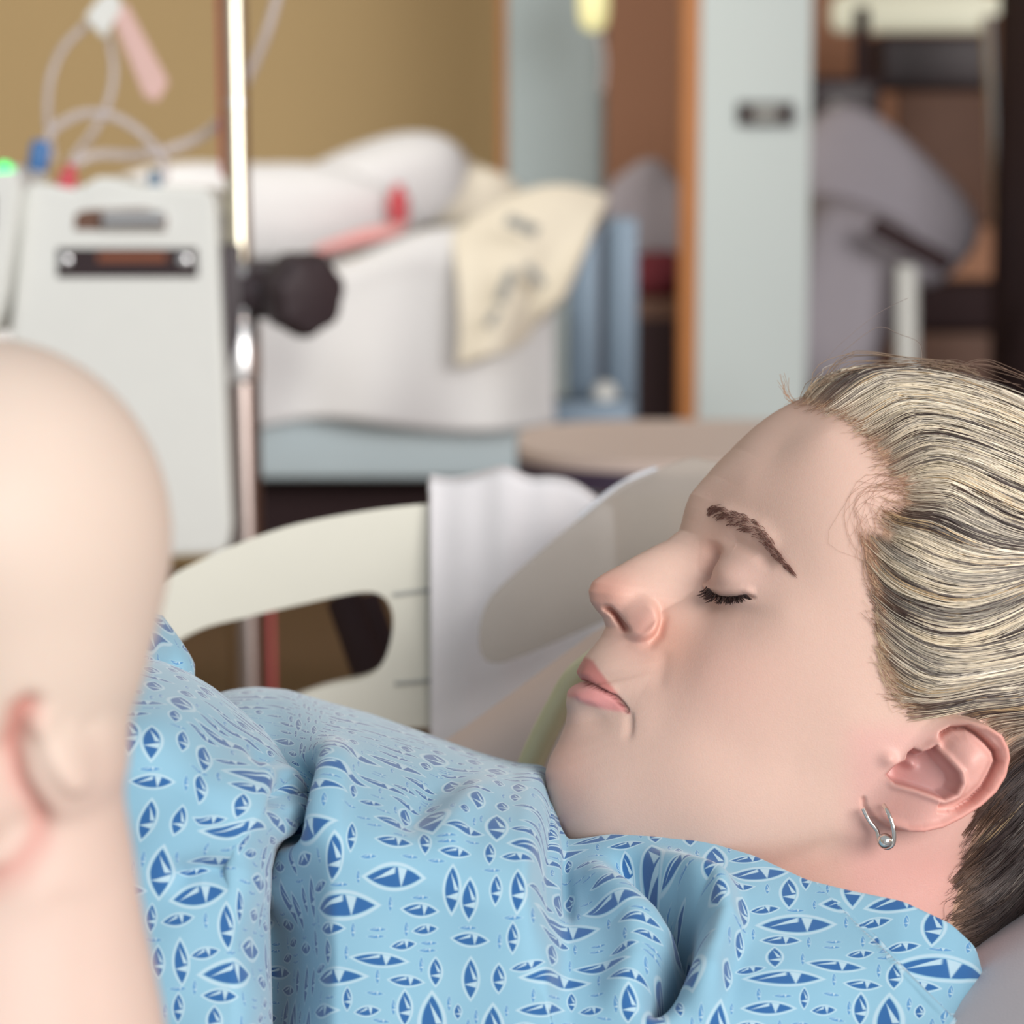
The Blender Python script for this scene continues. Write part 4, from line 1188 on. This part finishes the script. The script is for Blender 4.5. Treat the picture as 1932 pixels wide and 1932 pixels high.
# brow: short hairs on the ridge
def near_at(x, y):
    """nearest point of the finished face surface (head coords)"""
    d = (fpx_n - x) ** 2 + (fpy_n - y) ** 2
    return ni[np.argmin(d)]
ni = np.where((w > 0.004) & (fpx > 1280) & (fpx < 1540) & (fpy > 900) & (fpy < 1180))[0]
fpx_n, fpy_n = fpx[ni], fpy[ni]
def surf_pts(x, y):
    ii = np.array([near_at(p, q_) for p, q_ in zip(x, y)])
    return np.stack([a[ii], b[ii], w[ii]], 1)
BROW = spline([(1334, 966, 0), (1352, 968, 0), (1380, 980, 0), (1410, 992, 0), (1432, 1006, 0), (1452, 1030, 0), (1470, 1054, 0), (1486, 1072, 0), (1497, 1084, 0)], 60)[:, :2]
bs, bc, brd = [], [], []
for k in range(270):
    u = rng.random() ** 1.05
    i = int(u * 58)
    p0 = BROW[i]; d = BROW[i + 1] - BROW[i]; d = d / np.hypot(*d); nn = np.array([d[1], -d[0]])
    wid = np.interp(u, [0, 0.12, 0.35, 0.6, 0.85, 1], [7, 15, 17, 12, 6, 2.5])
    o_ = rng.uniform(-1, 1) * wid
    ln = np.interp(u, [0, 1], [24, 18]) * rng.uniform(0.7, 1.2)
    lean = np.interp(u, [0, 0.2, 1], [0.9, 0.45, 0.15]) * (1 if o_ < 3 else -0.25)
    q0 = p0 - nn * (-o_) * 1.0
    q1 = q0 + (d + nn * lean * 0.8) * ln * 0.8
    tt_ = np.linspace(0, 1, 4)[:, None]
    line = q0 + (q1 - q0) * tt_ + nn * 1.5 * np.sin(np.pi * tt_)
    s = surf_pts(line[:, 0], line[:, 1])
    s = s * (1 + np.array([0.0001, 0.0006, 0.0008, 0.0005]) / np.linalg.norm(s, axis=1))[:, None]
    for sg in ((1, -1) if rng.random() < 0.5 else (1,)):
        bs.append(s * np.array([1, 1, sg])); bc.append(np.zeros((4, 3))); brd.append(np.array([0.0001, 0.00011, 0.00009, 0.00003]))
strands_mesh('eyebrow', [s for s in bs if s[0][2] > 0], [c for c, s in zip(bc, bs) if s[0][2] > 0], [r for r, s in zip(brd, bs) if s[0][2] > 0], M['brow'], person)
strands_mesh('eyebrow', [s for s in bs if s[0][2] < 0], [c for c, s in zip(bc, bs) if s[0][2] < 0], [r * 1.6 for r, s in zip(brd, bs) if s[0][2] < 0], M['brow'], person)
ls, lc, lr = [], [], []
LS = spline([(x, y, 0) for x, y in LASH], 60)[:, :2]
for k in range(160):
    u = rng.random()
    p0 = LS[int(u * 50)]
    s0 = surf_pts(np.array([p0[0]]), np.array([p0[1] + rng.uniform(-1.5, 1)]))[0]
    ln = rng.uniform(0.0042, 0.0070) * np.interp(u, [0, 0.3, 0.8, 1], [0.75, 1, 0.85, 0.6])
    da_ = np.interp(u, [0, 0.3, 0.7, 1], [-0.75, -0.55, -0.15, 0.6]) + rng.normal(0, 0.12)
    t = np.linspace(0, 1, 5)
    s = np.stack([s0[0] + ln * (da_ * t), s0[1] + ln * (-0.75 * t + 0.35 * t * t), s0[2] + ln * (0.55 * t)], 1)
    for sg in (1, -1):
        ls.append(s * np.array([1, 1, sg])); lc.append(np.zeros((5, 3))); lr.append(np.linspace(0.0002, 0.00007, 5))
strands_mesh('eyelashes', ls[0::2], lc[0::2], lr[0::2], M['lash'], person)
strands_mesh('eyelashes', ls[1::2], lc[1::2], lr[1::2], M['lash'], person)
lid = surf_pts(LS[6:54, 0], LS[6:54, 1]); lid = lid * (1 + 0.0002 / np.linalg.norm(lid, axis=1))[:, None]
tube('lash_line', abw2X(lid[:, 0], lid[:, 1], lid[:, 2])[::4], np.linspace(0.0007, 0.0002, 12), M['lash'], person, n=6)

# earring: open steel ring with a ball, through the lobe
def ring_pts(pl):
    return spline([tuple(np.append(np.array(p[:2]), p[2])) for p in pl], 40)
rp = ring_pts([(1667, 1519, 0.0), (1675, 1532, 0.006), (1684, 1555, 0.0085), (1687, 1578, 0.0085), (1684, 1594, 0.007), (1672, 1600, 0.004), (1660, 1590, -0.001), (1655, 1568, -0.004), (1640, 1548, -0.006), (1628, 1525, -0.006)])
i_l = ((fpx - 1670) ** 2 + (fpy - 1530) ** 2 + 1e6 * (w < 0.03)).argmin(); w_l = w[i_l]
ra, rb2 = px2ab(rp[:, 0], rp[:, 1], w_l + rp[:, 2] * 0.55 + 0.001)
RX = abw2X(ra, rb2, w_l + rp[:, 2] * 0.55 + 0.001)
er = tube('earring', RX, 0.00075, M['ear_metal'], person, n=14)
ba_, bb_ = px2ab(1670, 1587, w_l + 0.0035)
Xb = abw2X(np.array([ba_]), np.array([bb_]), np.array([w_l + 0.0035]))[0]
soft_body('bead', Xb, (0.0027, 0.0027, 0.0027), M['ear_metal'], er, p=2, q=2, nu=32, nv=20)

# ------------------------------------------------------------------ gown
def gown_material():
    m = bpy.data.materials.new('blue_leaf_print_cotton'); m.use_nodes = True
    nt = m.node_tree; N = nt.nodes.new; L = nt.links.new
    bs = nt.nodes['Principled BSDF']
    uv = N('ShaderNodeUVMap'); uv.uv_map = 'UVMap'
    T = 0.0724                                          # one repeat of the print (m)
    K_ = T / 400.0 / 4.83                               # crop pixels to metres
    wr = N('ShaderNodeVectorMath'); wr.operation = 'WRAP'
    wr.inputs[1].default_value = (T, T, 1); wr.inputs[2].default_value = (0, 0, -1)
    L(uv.outputs['UV'], wr.inputs[0])
    big = [(760, 400, 600, 130, 0), (1180, 260, 460, 100, 5), (260, 410, 240, 100, 90), (680, 175, 220, 110, 90), (1660, 365, 230, 100, 90), (1400, 665, 290, 110, 90),
           (1630, 800, 500, 190, 90), (630, 685, 400, 100, 0), (215, 860, 430, 160, 90), (470, 850, 270, 90, -5), (915, 590, 190, 70, 90), (1315, 915, 360, 120, 5),
           (550, 1070, 450, 160, -8), (925, 1150, 260, 80, 90), (790, 1320, 370, 120, 90), (385, 1265, 260, 90, -10), (1290, 1190, 300, 100, 5), (1560, 1170, 250, 90, 90),
           (1300, 1490, 480, 170, 3), (1790, 1600, 400, 120, 90), (405, 1610, 370, 110, 90), (600, 1535, 230, 85, -10), (860, 1720, 590, 200, 0), (1520, 1770, 300, 105, 5),
           (160, 1250, 240, 80, 90), (1410, 440, 290, 80, 5), (1800, 1270, 250, 85, 5), (480, 310, 240, 70, -10), (1850, 700, 130, 60, 90), (1870, 1000, 320, 110, 4)]
    tiny = [(550, 560, 130, 34, 90), (740, 575, 150, 30, 0), (1150, 540, 150, 32, 5), (1200, 770, 150, 32, 10), (890, 820, 150, 32, 0), (720, 850, 140, 34, 90), (1030, 940, 150, 32, 5),
            (1350, 1090, 150, 34, 0), (1430, 1330, 150, 34, 5), (620, 1270, 140, 34, 90), (1270, 1710, 140, 34, 90), (1170, 400, 130, 34, 90), (330, 690, 110, 30, 90), (1080, 1330, 140, 34, 0), (1000, 1480, 120, 30, 90), (1150, 60, 150, 32, 0)]
    rg = random.Random(5)
    occ = [(x, y, l, h, an) for (x, y, l, h, an) in big + tiny]
    def clear_of(x, y, hw, hh):
        for (ox, oy, l, h, an) in occ:
            w2, h2 = (l / 2, h / 2) if an != 90 else (h / 2, l / 2)
            dx = abs((x - ox + 966) % 1932 - 966); dy = abs((y - oy + 966) % 1932 - 966)
            if dx < w2 + hw and dy < h2 + hh: return False
        return True
    for (l, h, an, lst) in [(340, 120, 90, big)] * 30 + [(300, 100, 3, big)] * 60 + [(250, 85, 90, big)] * 200 + [(210, 75, -6, big)] * 150 + [(140, 34, 90, tiny)] * 250 + [(150, 34, 0, tiny)] * 400:
        x, y = rg.uniform(0, 1932), rg.uniform(0, 1932)
        hw, hh = (l / 2, h / 2) if an != 90 else (h / 2, l / 2)
        if clear_of(x, y, hw + 22, hh + 22):
            lst.append((x, y, l, h, an)); occ.append((x, y, l, h, an))
    items = []
    for k, (x, y, l, h, an) in enumerate(big + tiny):
        ty = 0.0 if k < len(big) else 1.0
        hx = l / 2 if an != 90 else h / 2
        for ox in (0, -1932, 1932):
            for oy in (0, -1932, 1932):
                if -hx < x + ox < 1932 + hx and -l / 2 < y + oy < 1932 + l / 2:
                    items.append((x + ox, y + oy, l * 0.62, h * 0.78, an, ty))
    cur_q = cur_v = None
    for (x, y, l, h, an, ty) in items:
        mp = N('ShaderNodeMapping'); mp.vector_type = 'TEXTURE'
        mp.inputs['Location'].default_value = (x * K_, (1932 - y) * K_, -2.0 * ty)   # z carries the kind
        mp.inputs['Rotation'].default_value = (0, 0, math.radians(-an))
        mp.inputs['Scale'].default_value = (l * K_, h * K_, 1)
        if cur_q is None:
            L(wr.outputs[0], mp.inputs['Vector'])
        else:                                            # chained, so that the shader evaluates one motif after the other
            ch = N('ShaderNodeVectorMath'); ch.operation = 'MULTIPLY_ADD'; ch.inputs[1].default_value = (1e-12, 1e-12, 1e-12)
            L(cur_q, ch.inputs[0]); L(wr.outputs[0], ch.inputs[2]); L(ch.outputs[0], mp.inputs['Vector'])
        sx = N('ShaderNodeSeparateXYZ'); L(mp.outputs[0], sx.inputs[0])
        ab = N('ShaderNodeMath'); ab.operation = 'ABSOLUTE'; L(sx.outputs[1], ab.inputs[0])
        ma = N('ShaderNodeMath'); ma.operation = 'MULTIPLY_ADD'; L(sx.outputs[0], ma.inputs[0]); L(sx.outputs[0], ma.inputs[1]); L(ab.outputs[0], ma.inputs[2])
        if cur_q is None:
            cur_q, cur_v = ma.outputs[0], mp.outputs[0]
        else:
            lt = N('ShaderNodeMath'); lt.operation = 'LESS_THAN'; L(ma.outputs[0], lt.inputs[0]); L(cur_q, lt.inputs[1])
            mx = N('ShaderNodeMix'); mx.data_type = 'VECTOR'; L(lt.outputs[0], mx.inputs[0]); L(cur_v, mx.inputs[4]); L(mp.outputs[0], mx.inputs[5])
            mn = N('ShaderNodeMath'); mn.operation = 'MINIMUM'; L(ma.outputs[0], mn.inputs[0]); L(cur_q, mn.inputs[1])
            cur_q, cur_v = mn.outputs[0], mx.outputs[1]
    def mth(op, a_, b_=None, c_=None, clamp=False):
        n = N('ShaderNodeMath'); n.operation = op; n.use_clamp = clamp
        for i, v in enumerate((a_, b_, c_)):
            if v is None: continue
            if isinstance(v, (int, float)): n.inputs[i].default_value = v
            else: L(v, n.inputs[i])
        return n.outputs[0]
    def ss(lo, hi, v):
        n = N('ShaderNodeMapRange'); n.interpolation_type = 'SMOOTHSTEP'
        n.inputs['From Min'].default_value = lo; n.inputs['From Max'].default_value = hi
        L(v, n.inputs['Value']); return n.outputs['Result']
    sp = N('ShaderNodeSeparateXYZ'); L(cur_v, sp.inputs[0])
    x, y, z = sp.outputs[0], sp.outputs[1], sp.outputs[2]
    is_tiny = ss(0.4, 0.6, z)
    fill = ss(0.62, 0.54, cur_q)
    ring = mth('MULTIPLY', ss(0.60, 0.70, cur_q), ss(0.92, 0.78, cur_q))
    # white wedge: x around 0.3, wider towards the upper side
    wx = mth('ABSOLUTE', mth('SUBTRACT', x, 0.22))
    ww = mth('MULTIPLY_ADD', y, 0.12, 0.075)
    wedge = ss(0.02, -0.03, mth('SUBTRACT', wx, ww))
    # pale swoosh on the longer half
    line = mth('MULTIPLY_ADD', mth('ADD', x, 0.30), 0.9, 0.12)
    dsw = mth('ABSOLUTE', mth('SUBTRACT', y, line))
    wsw = mth('MULTIPLY_ADD', mth('ADD', x, 0.62), 0.30, 0.0)
    sw = mth('MULTIPLY', ss(0.03, -0.04, mth('SUBTRACT', dsw, wsw)), ss(0.06, -0.02, x))
    pale = mth('MAXIMUM', wedge, sw)
    dark = mth('MULTIPLY', fill, mth('SUBTRACT', 1.0, pale))
    light = mth('MAXIMUM', mth('MULTIPLY', ring, mth('SUBTRACT', 1.0, mth('MULTIPLY', is_tiny, 0.6))), mth('MULTIPLY', fill, pale))
    noise = N('ShaderNodeTexNoise'); noise.inputs['Scale'].default_value = 30; L(uv.outputs['UV'], noise.inputs['Vector'])
    def mixc(f, c1, c2):
        n = N('ShaderNodeMix'); n.data_type = 'RGBA'
        L(f, n.inputs[0])
        for k, c in ((6, c1), (7, c2)):
            if isinstance(c, tuple): n.inputs[k].default_value = (*c, 1)
            else: L(c, n.inputs[k])
        return n.outputs[2]
    base = mixc(noise.outputs['Fac'], rgb(122, 167, 190), rgb(138, 179, 197))
    c1 = mixc(mth('MULTIPLY', light, 0.5), base, rgb(196, 212, 218))
    bl = mixc(is_tiny, rgb(44, 94, 148), rgb(84, 136, 180))
    c2 = mixc(dark, c1, bl)
    L(c2, bs.inputs['Base Color'])
    bs.inputs['Roughness'].default_value = 0.85
    bs.inputs['Specular IOR Level'].default_value = 0.2
    try:
        bs.inputs['Sheen Weight'].default_value = 0.34; bs.inputs['Sheen Roughness'].default_value = 0.5
    except KeyError: pass
    wv = N('ShaderNodeTexNoise'); wv.inputs['Scale'].default_value = 2600; L(uv.outputs['UV'], wv.inputs['Vector'])
    bp = N('ShaderNodeBump'); bp.inputs['Strength'].default_value = 0.15; bp.inputs['Distance'].default_value = 0.0004
    L(wv.outputs['Fac'], bp.inputs['Height']); L(bp.outputs[0], bs.inputs['Normal'])
    return m
M['gown'] = gown_material()

def cloth_uv(o, U_, V_):
    me = o.data
    uvl = me.uv_layers.new(name='UVMap')
    vi = np.zeros(len(me.loops), np.int32); me.loops.foreach_get('vertex_index', vi)
    uvl.data.foreach_set('uv', np.stack([U_.ravel()[vi], V_.ravel()[vi]], 1).astype(np.float32).ravel())

SH = []                                              # sheets: X (r,c,3), U, V
def arc_uv(X, u0=0.0, v0=0.0):
    dv = np.linalg.norm(np.diff(X, axis=0), axis=2)
    V_ = np.concatenate([np.zeros((1, X.shape[1])), np.cumsum(dv, 0)])
    k = np.argmin(np.abs(np.arange(X.shape[0]) - X.shape[0] * 0.75))
    V_ = V_[-1:, :] - V_                             # measured from the lower edge
    du = np.linalg.norm(np.diff(X[-20], axis=0), axis=1)
    U_ = np.broadcast_to(np.r_[0, np.cumsum(du)][None], V_.shape)
    return U_ + u0, V_ + v0

# ---- sheet 1: chest, collar and shoulder
TOP = [(360, 1330), (400, 1316), (440, 1306), (480, 1301), (540, 1306), (620, 1330), (700, 1352), (800, 1388), (900, 1424), (970, 1444), (1010, 1448), (1027, 1450), (1034, 1480), (1041, 1520), (1052, 1562), (1068, 1590),
       (1100, 1588), (1150, 1580), (1230, 1581), (1320, 1591), (1420, 1620), (1520, 1666), (1600, 1686), (1700, 1706), (1790, 1748), (1835, 1790), (1848, 1840)]
BOTX = [340, 380, 420, 465, 530, 610, 695, 795, 890, 960, 1000, 1018, 1028, 1040, 1055, 1075, 1110, 1160, 1240, 1330, 1420, 1510, 1590, 1680, 1745, 1775, 1790]
DT = [0.985, 0.99, 0.995, 1.0, 1.0, 0.995, 0.99, 0.98, 0.965, 0.945, 0.93, 0.925, 0.905, 0.89, 0.882, 0.876, 0.872, 0.868, 0.862, 0.855, 0.847, 0.838, 0.832, 0.826, 0.822, 0.822, 0.822]
tp = np.array(TOP, float)
ls_ = np.r_[0, np.cumsum(np.hypot(*np.diff(tp, axis=0).T))]
NC, NR = 620, 330
sq = np.linspace(0, ls_[-1], NC)
def sm(y, k=9):
    ker = np.hanning(k + 2)[1:-1]; ker /= ker.sum()
    return np.convolve(np.pad(y, k // 2, mode='edge'), ker, 'valid')
tx, ty = sm(np.interp(sq, ls_, tp[:, 0]), 15), sm(np.interp(sq, ls_, tp[:, 1]), 15)
bxx = sm(np.interp(sq, ls_, BOTX), 31); dt = sm(np.interp(sq, ls_, DT), 31)
sil = np.interp(sq, ls_, [1 if x <= 1010 else 0 for x, y in TOP])          # 1 where the edge is the skyline of the chest
sil = sm(sil, 25)
t = np.linspace(0, 1, NR)[:, None]
BY = 2180.0
ddep = dt - 0.785                                                          # depth gained from the edge to the front
ang_ = t ** 0.8
y_ = ty[None] + (BY - ty[None]) * t ** 1.05
# chest: elliptical fall-off; collar: gentler
hfall = 290.0
s1 = np.clip((y_ - ty[None]) / hfall, 0, 1)
ell = np.sqrt(np.clip(1 - (1 - s1) ** 2, 0, 1))
s2 = np.clip((y_ - ty[None]) / 420.0, 0, 1)
gen = 1 - (1 - s2) ** 1.7
fr = sil[None] * ell + (1 - sil[None]) * gen
D_ = dt[None] - ddep[None] * fr
x_ = tx[None] + (bxx - tx)[None] * t
D_ = D_ + 0.055 * (1 - smooth(505, 640, x_)) * fr
X1 = PA(x_, y_, D_)
# far side behind the skyline
NBK = 40
tb_ = np.linspace(1, 0, NBK, endpoint=False)[:, None]
yb_ = ty[None] + sil[None] * 120 * tb_ ** 2 + (1 - sil[None]) * (10 * tb_)
Db_ = dt[None] + sil[None] * 0.16 * tb_ + (1 - sil[None]) * 0.004 * tb_
Xb = PA(np.broadcast_to(tx[None], yb_.shape), yb_, Db_)
X1 = np.concatenate([Xb, X1])
gpx = np.concatenate([np.broadcast_to(tx[None], yb_.shape), x_]); gpy = np.concatenate([yb_, y_])
U1, V1 = arc_uv(X1, 0.011, 0.0)
def normals(X):
    n = np.cross(np.gradient(X, axis=1), np.gradient(X, axis=0))
    n /= np.linalg.norm(n, axis=2, keepdims=True) + 1e-12
    if (n @ -FW).mean() < 0: n = -n
    return n
frontm = np.concatenate([np.zeros((NBK, NC)), np.ones((NR, NC))]) * smooth(8, 110, gpy - np.concatenate([np.broadcast_to(ty[None], yb_.shape), np.broadcast_to(ty[None], y_.shape)]))
d1 = np.zeros(gpx.shape)
d1 -= 0.036 * groove(gpx, gpy, [(590, 1430), (584, 1490), (574, 1550), (562, 1610)], 20, 0.3)
d1 += 0.008 * groove(gpx, gpy, [(640, 1380), (625, 1460), (600, 1560), (560, 1640), (530, 1760)], 34, 0.25)
d1 -= 0.030 * groove(gpx, gpy, [(1120, 1590), (1200, 1640), (1262, 1692), (1296, 1735), (1290, 1790), (1262, 1850), (1215, 1940)], 26, 0.22)
d1 += 0.013 * groove(gpx, gpy, [(1190, 1590), (1290, 1640), (1350, 1690), (1362, 1760), (1335, 1830), (1310, 1940)], 30, 0.2)
d1 += 0.006 * groove(gpx, gpy, [(1080, 1610), (1150, 1670), (1200, 1740), (1200, 1820), (1150, 1930)], 36, 0.2)
d1 += 0.003 * groove(gpx, gpy, [(1030, 1455), (1042, 1540), (1050, 1620), (1058, 1720)], 10, 0.3)
d1 -= 0.003 * groove(gpx, gpy, [(1056, 1600), (1070, 1680), (1075, 1760)], 14, 0.3)
d1 -= 0.004 * groove(gpx, gpy, [(900, 1440), (830, 1480), (780, 1540), (770, 1600)], 30, 0.3)
d1 += 0.004 * groove(gpx, gpy, [(980, 1455), (900, 1500), (850, 1560), (840, 1640)], 30, 0.3)
d1 += 0.0015 * np.sin(gpx / 60 + gpy / 90) * np.sin(gpy / 75 - gpx / 140)
# the sleeve seam: right piece lies slightly lower
sdl, _ = segdist(gpx, gpy, [(1540, 1672), (1651, 1772), (1772, 1906), (1850, 2000)])
side = (gpx - 1540) * (1906 - 1672) - (gpy - 1672) * (1772 - 1540)
rpiece = (side > 0)
d1 -= 0.0022 * smooth(-4, 6, np.where(rpiece, sdl, -sdl))
d1 += 0.0015 * np.exp(-(np.where(rpiece, 99, sdl) / 7.0) ** 2)
X1 = X1 + normals(X1) * (d1 * np.maximum(frontm, 0.0))[..., None]
U1 = np.where(np.concatenate([np.zeros((NBK, NC), bool), rpiece[NBK:]]), U1 + 0.031, U1)
V1 = np.where(np.concatenate([np.zeros((NBK, NC), bool), rpiece[NBK:]]), V1 + 0.017, V1)
SH.append((X1, U1, V1))

# ---- sheet 2: the nearer sleeve lobe on the left
XL, XRT = 60.0, 574.0
RE = [(1100, 574), (1440, 574), (1490, 573), (1530, 566), (1560, 548), (1600, 520), (1640, 508), (1720, 503), (1850, 506), (1932, 508), (2180, 512)]
tl_ = [(60, 1230), (200, 1235), (270, 1243), (300, 1250), (350, 1272), (400, 1302), (450, 1343), (500, 1388), (540, 1432), (560, 1460), (574, 1492)]
nc2, nr2 = 260, 300
u = np.linspace(0, 1, nc2)
u = 1 - (1 - u) ** 1.6
xu = XL + u * (XRT - XL)
y0_ = sm(np.interp(xu, [p[0] for p in tl_], [p[1] for p in tl_]), 15)
v = np.linspace(0, 1, nr2)[:, None] ** 1.4
yy = y0_[None] + v * (BY - y0_[None])
xr_ = np.interp(yy, [p[0] for p in RE], [p[1] for p in RE])
xx = XL + (xu[None] - XL) * (xr_ - XL) / (XRT - XL)
er_ = np.clip((xr_ - xx) / 75.0, 0, 1); et_ = np.clip((yy - y0_[None]) / 230.0, 0, 1)
ro = np.sqrt(np.clip(1 - (1 - er_) ** 2, 0, 1)); to = np.sqrt(np.clip(1 - (1 - et_) ** 2, 0, 1))
D2 = 0.765 + 0.055 * (1 - ro) + 0.13 * (1 - to)
X2 = PA(xx, yy, D2)
# turn the edge under
xb2_ = PA(xx[:, -1:] - 10, yy[:, -1:], D2[:, -1:] + 0.03)
d2 = 0.0025 * np.sin(xx / 45 + yy / 80) * np.sin(yy / 60)
d2 -= 0.005 * groove(xx, yy, [(300, 1660), (380, 1640), (470, 1660)], 26, 0.3)
d2 += 0.006 * groove(xx, yy, [(480, 1450), (540, 1470), (560, 1500), (548, 1550), (515, 1600)], 16, 0.25)
d2 -= 0.006 * groove(xx, yy, [(455, 1400), (510, 1440), (525, 1490), (510, 1550)], 14, 0.3)
X2 = X2 + normals(X2) * (d2 * smooth(0, 0.3, er_) * smooth(0, 0.3, et_))[..., None]
U2, V2 = arc_uv(X2, 0.040, 0.023)
X2 = np.concatenate([X2, xb2_], 1)
U2 = np.concatenate([U2, U2[:, -1:] + 0.03], 1); V2 = np.concatenate([V2, V2[:, -1:]], 1)
tb2 = PA(np.r_[xx[0], xx[0, -1]], np.r_[yy[0] + 60, yy[0, -1] + 60], np.r_[D2[0], D2[0, -1]] + 0.10)[None]
X2 = np.concatenate([tb2, X2], 0); U2 = np.concatenate([U2[:1], U2], 0); V2 = np.concatenate([V2[:1] + 0.1, V2], 0)
SH.append((X2, U2, V2))
# ---- sheet 3: tip of cloth standing up behind the sleeve
u = np.linspace(0, 1, 60)[None]; v = np.linspace(0, 1, 60)[:, None]
rxx = 362 - 60 * np.clip(1 - v * 2.2, 0, 1) ** 1.2
xx3 = 200 + (rxx - 200) * u + 0 * v
yy3 = 1165 - 30 * (1 - u) + v * 200 + 30 * u ** 6 * 0
D3 = 0.875 + 0.03 * np.clip(u - 0.6, 0, 1) ** 2 / 0.16 + 0.008 * np.sin(u * 9 + v * 3)
X3 = PA(xx3, yy3, D3 + 0 * xx3)
U3, V3 = arc_uv(X3, 0.0, 0.05)
SH.append((X3, U3, V3))

vs, fs, us, vv = [], [], [], []
off = 0
for (X, U_, V_) in SH:
    r_, c_ = X.shape[:2]
    vs.append(X.reshape(-1, 3)); fs.append(grid_faces(r_, c_) + off); us.append(U_.ravel()); vv.append(V_.ravel()); off += r_ * c_
gown = pyobj('gown', np.concatenate(vs), np.concatenate(fs), M['gown'], person)
cloth_uv(gown, np.concatenate(us), np.concatenate(vv))
md = gown.modifiers.new('thick', 'SOLIDIFY'); md.thickness = 0.0012; md.offset = -1
# seam thread on the far side of the chest
sp_ = spline([(675, 1372, 0), (705, 1396, 0), (722, 1412, 0), (760, 1420, 0), (790, 1432, 0), (812, 1452, 0)], 30)[:, :2]
ii = [np.unravel_index(np.argmin((gpx - x) ** 2 + (gpy - y) ** 2 + 1e6 * (np.arange(gpx.shape[0])[:, None] < NBK)), gpx.shape) for x, y in sp_]
tube('seam', [X1[i] - FW * 0.0004 + UP * 0.0005 for i in ii], 0.0005, M['seam'], gown, n=6)

# pillow under the head, lower right
soft_body('pillow', P(2230, 2130, 0.80), (0.125, 0.13, 0.07), M['pillow_grey'], rot=Matrix.Rotation(math.radians(-30), 3, 'Y'), p=3, q=2.4, noise=0.002, seed=14, nu=120, nv=80,
          label='grey white pillow under the blond head at lower right', cat='pillow')

# ------------------------------------------------------------------ small bald person close to the camera
BD = 0.53
BO = np.array([0.0, 1080.0])
def ell_r(d, c, s):
    """distance along rays (from the origin) to the far side of an ellipsoid; 0 where missed"""
    c = np.array(c, float); s = np.array(s, float)
    dd = d / s; oc = -c / s
    A_ = (dd ** 2).sum(1); B_ = dd @ oc; C_ = (oc ** 2).sum() - 1
    disc = B_ * B_ - A_ * C_
    t = (-B_ + np.sqrt(np.maximum(disc, 0))) / A_
    return np.where(disc > 0, np.maximum(t, 0), 0)
nl, na = 260, 360
la_ = np.linspace(-np.pi / 2 * 0.998, np.pi / 2 * 0.998, nl); aa_ = np.linspace(0, 2 * np.pi, na, endpoint=False)
AA, LA = np.meshgrid(aa_, la_)
Db = np.stack([np.cos(LA) * np.cos(AA), np.cos(LA) * np.sin(AA), np.sin(LA)], -1).reshape(-1, 3)      # x right, y down (px), z near
# ellipsoids in px units relative to BO; z towards the camera
EL = [((-25, -70, 0), (345, 372, 400)), ((15, 110, 0), (262, 330, 330)), ((120, 345, 30), (122, 165, 230)), ((60, 570, 0), (198, 210, 240)),
      ((-90, 395, 120), (180, 172, 230)), ((-60, 985, 0), (400, 435, 330)), ((-240, 260, 0), (200, 260, 260)), ((-330, 205, 0), (90, 70, 60)), ((-80, 1520, 0), (430, 980, 330))]
kk = 22.0
rb3 = np.zeros(len(Db)); first = True
accum = None
for c_, s_e in EL:
    t_ = ell_r(Db, c_, s_e)
    accum = t_ if accum is None else np.where(np.minimum(accum, t_) > 0, np.logaddexp(accum / kk, t_ / kk) * kk, np.maximum(accum, t_))
# light smoothing over the grid
Rg = accum.reshape(nl, na)
for _ in range(8):
    Rg = (Rg + np.roll(Rg, 1, 1) + np.roll(Rg, -1, 1) + np.vstack([Rg[:1], Rg[:-1]]) + np.vstack([Rg[1:], Rg[-1:]])) / 5
pb = Db * Rg.reshape(-1, 1)
bxp, byp = pb[:, 0] + BO[0], pb[:, 1] + BO[1]
nearb = smooth(0, 60, pb[:, 2])
FOLD = [(140, 1285), (95, 1325), (74, 1385), (86, 1450), (118, 1510), (116, 1565), (80, 1612), (0, 1648), (-120, 1660)]
disp = -24 * groove(bxp, byp, FOLD, 17, 0.08) + 26 * groove(bxp, byp, [(125, 1300), (130, 1350), (160, 1410), (205, 1480)], 24, 0.25)
disp = disp - 16 * groove(bxp, byp, [(190, 1330), (215, 1400), (232, 1460)], 20, 0.3) - 14 * groove(bxp, byp, [(260, 1680), (200, 1690), (120, 1670)], 22, 0.3)
pb = pb * (1 + (disp * nearb / np.linalg.norm(pb, axis=1)))[:, None]
sc_px = BD / FPX
XB = P(BO[0], BO[1], BD) + (pb[:, :1] * RT - pb[:, 1:2] * UP - pb[:, 2:] * FW) * sc_px
colb = np.tile(np.array(rgb(206, 188, 174)), (len(pb), 1))
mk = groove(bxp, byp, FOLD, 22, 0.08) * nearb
colb = colb * (1 - 0.65 * mk[:, None]) + np.array(rgb(190, 96, 86))[None] * 0.65 * mk[:, None]  # reddish crease shading along ear and jaw painted into the skin
mk = 0.35 * smooth(1300, 1500, byp)
colb = colb * (1 - mk[:, None]) + np.array(rgb(202, 166, 156))[None] * mk[:, None]
M['skin2'] = mat('pale_skin', (0.8, 0.7, 0.6), 0.55, var=0.03, nscale=60, sss=0.15, attr='Col', spec=0.3, ssss=0.004)
baby = pyobj('person', XB, grid_faces(nl, na, True), M['skin2'], label='small bald bare-shouldered person upright in the near left foreground', cat='person')
vcol(baby.data, colb)
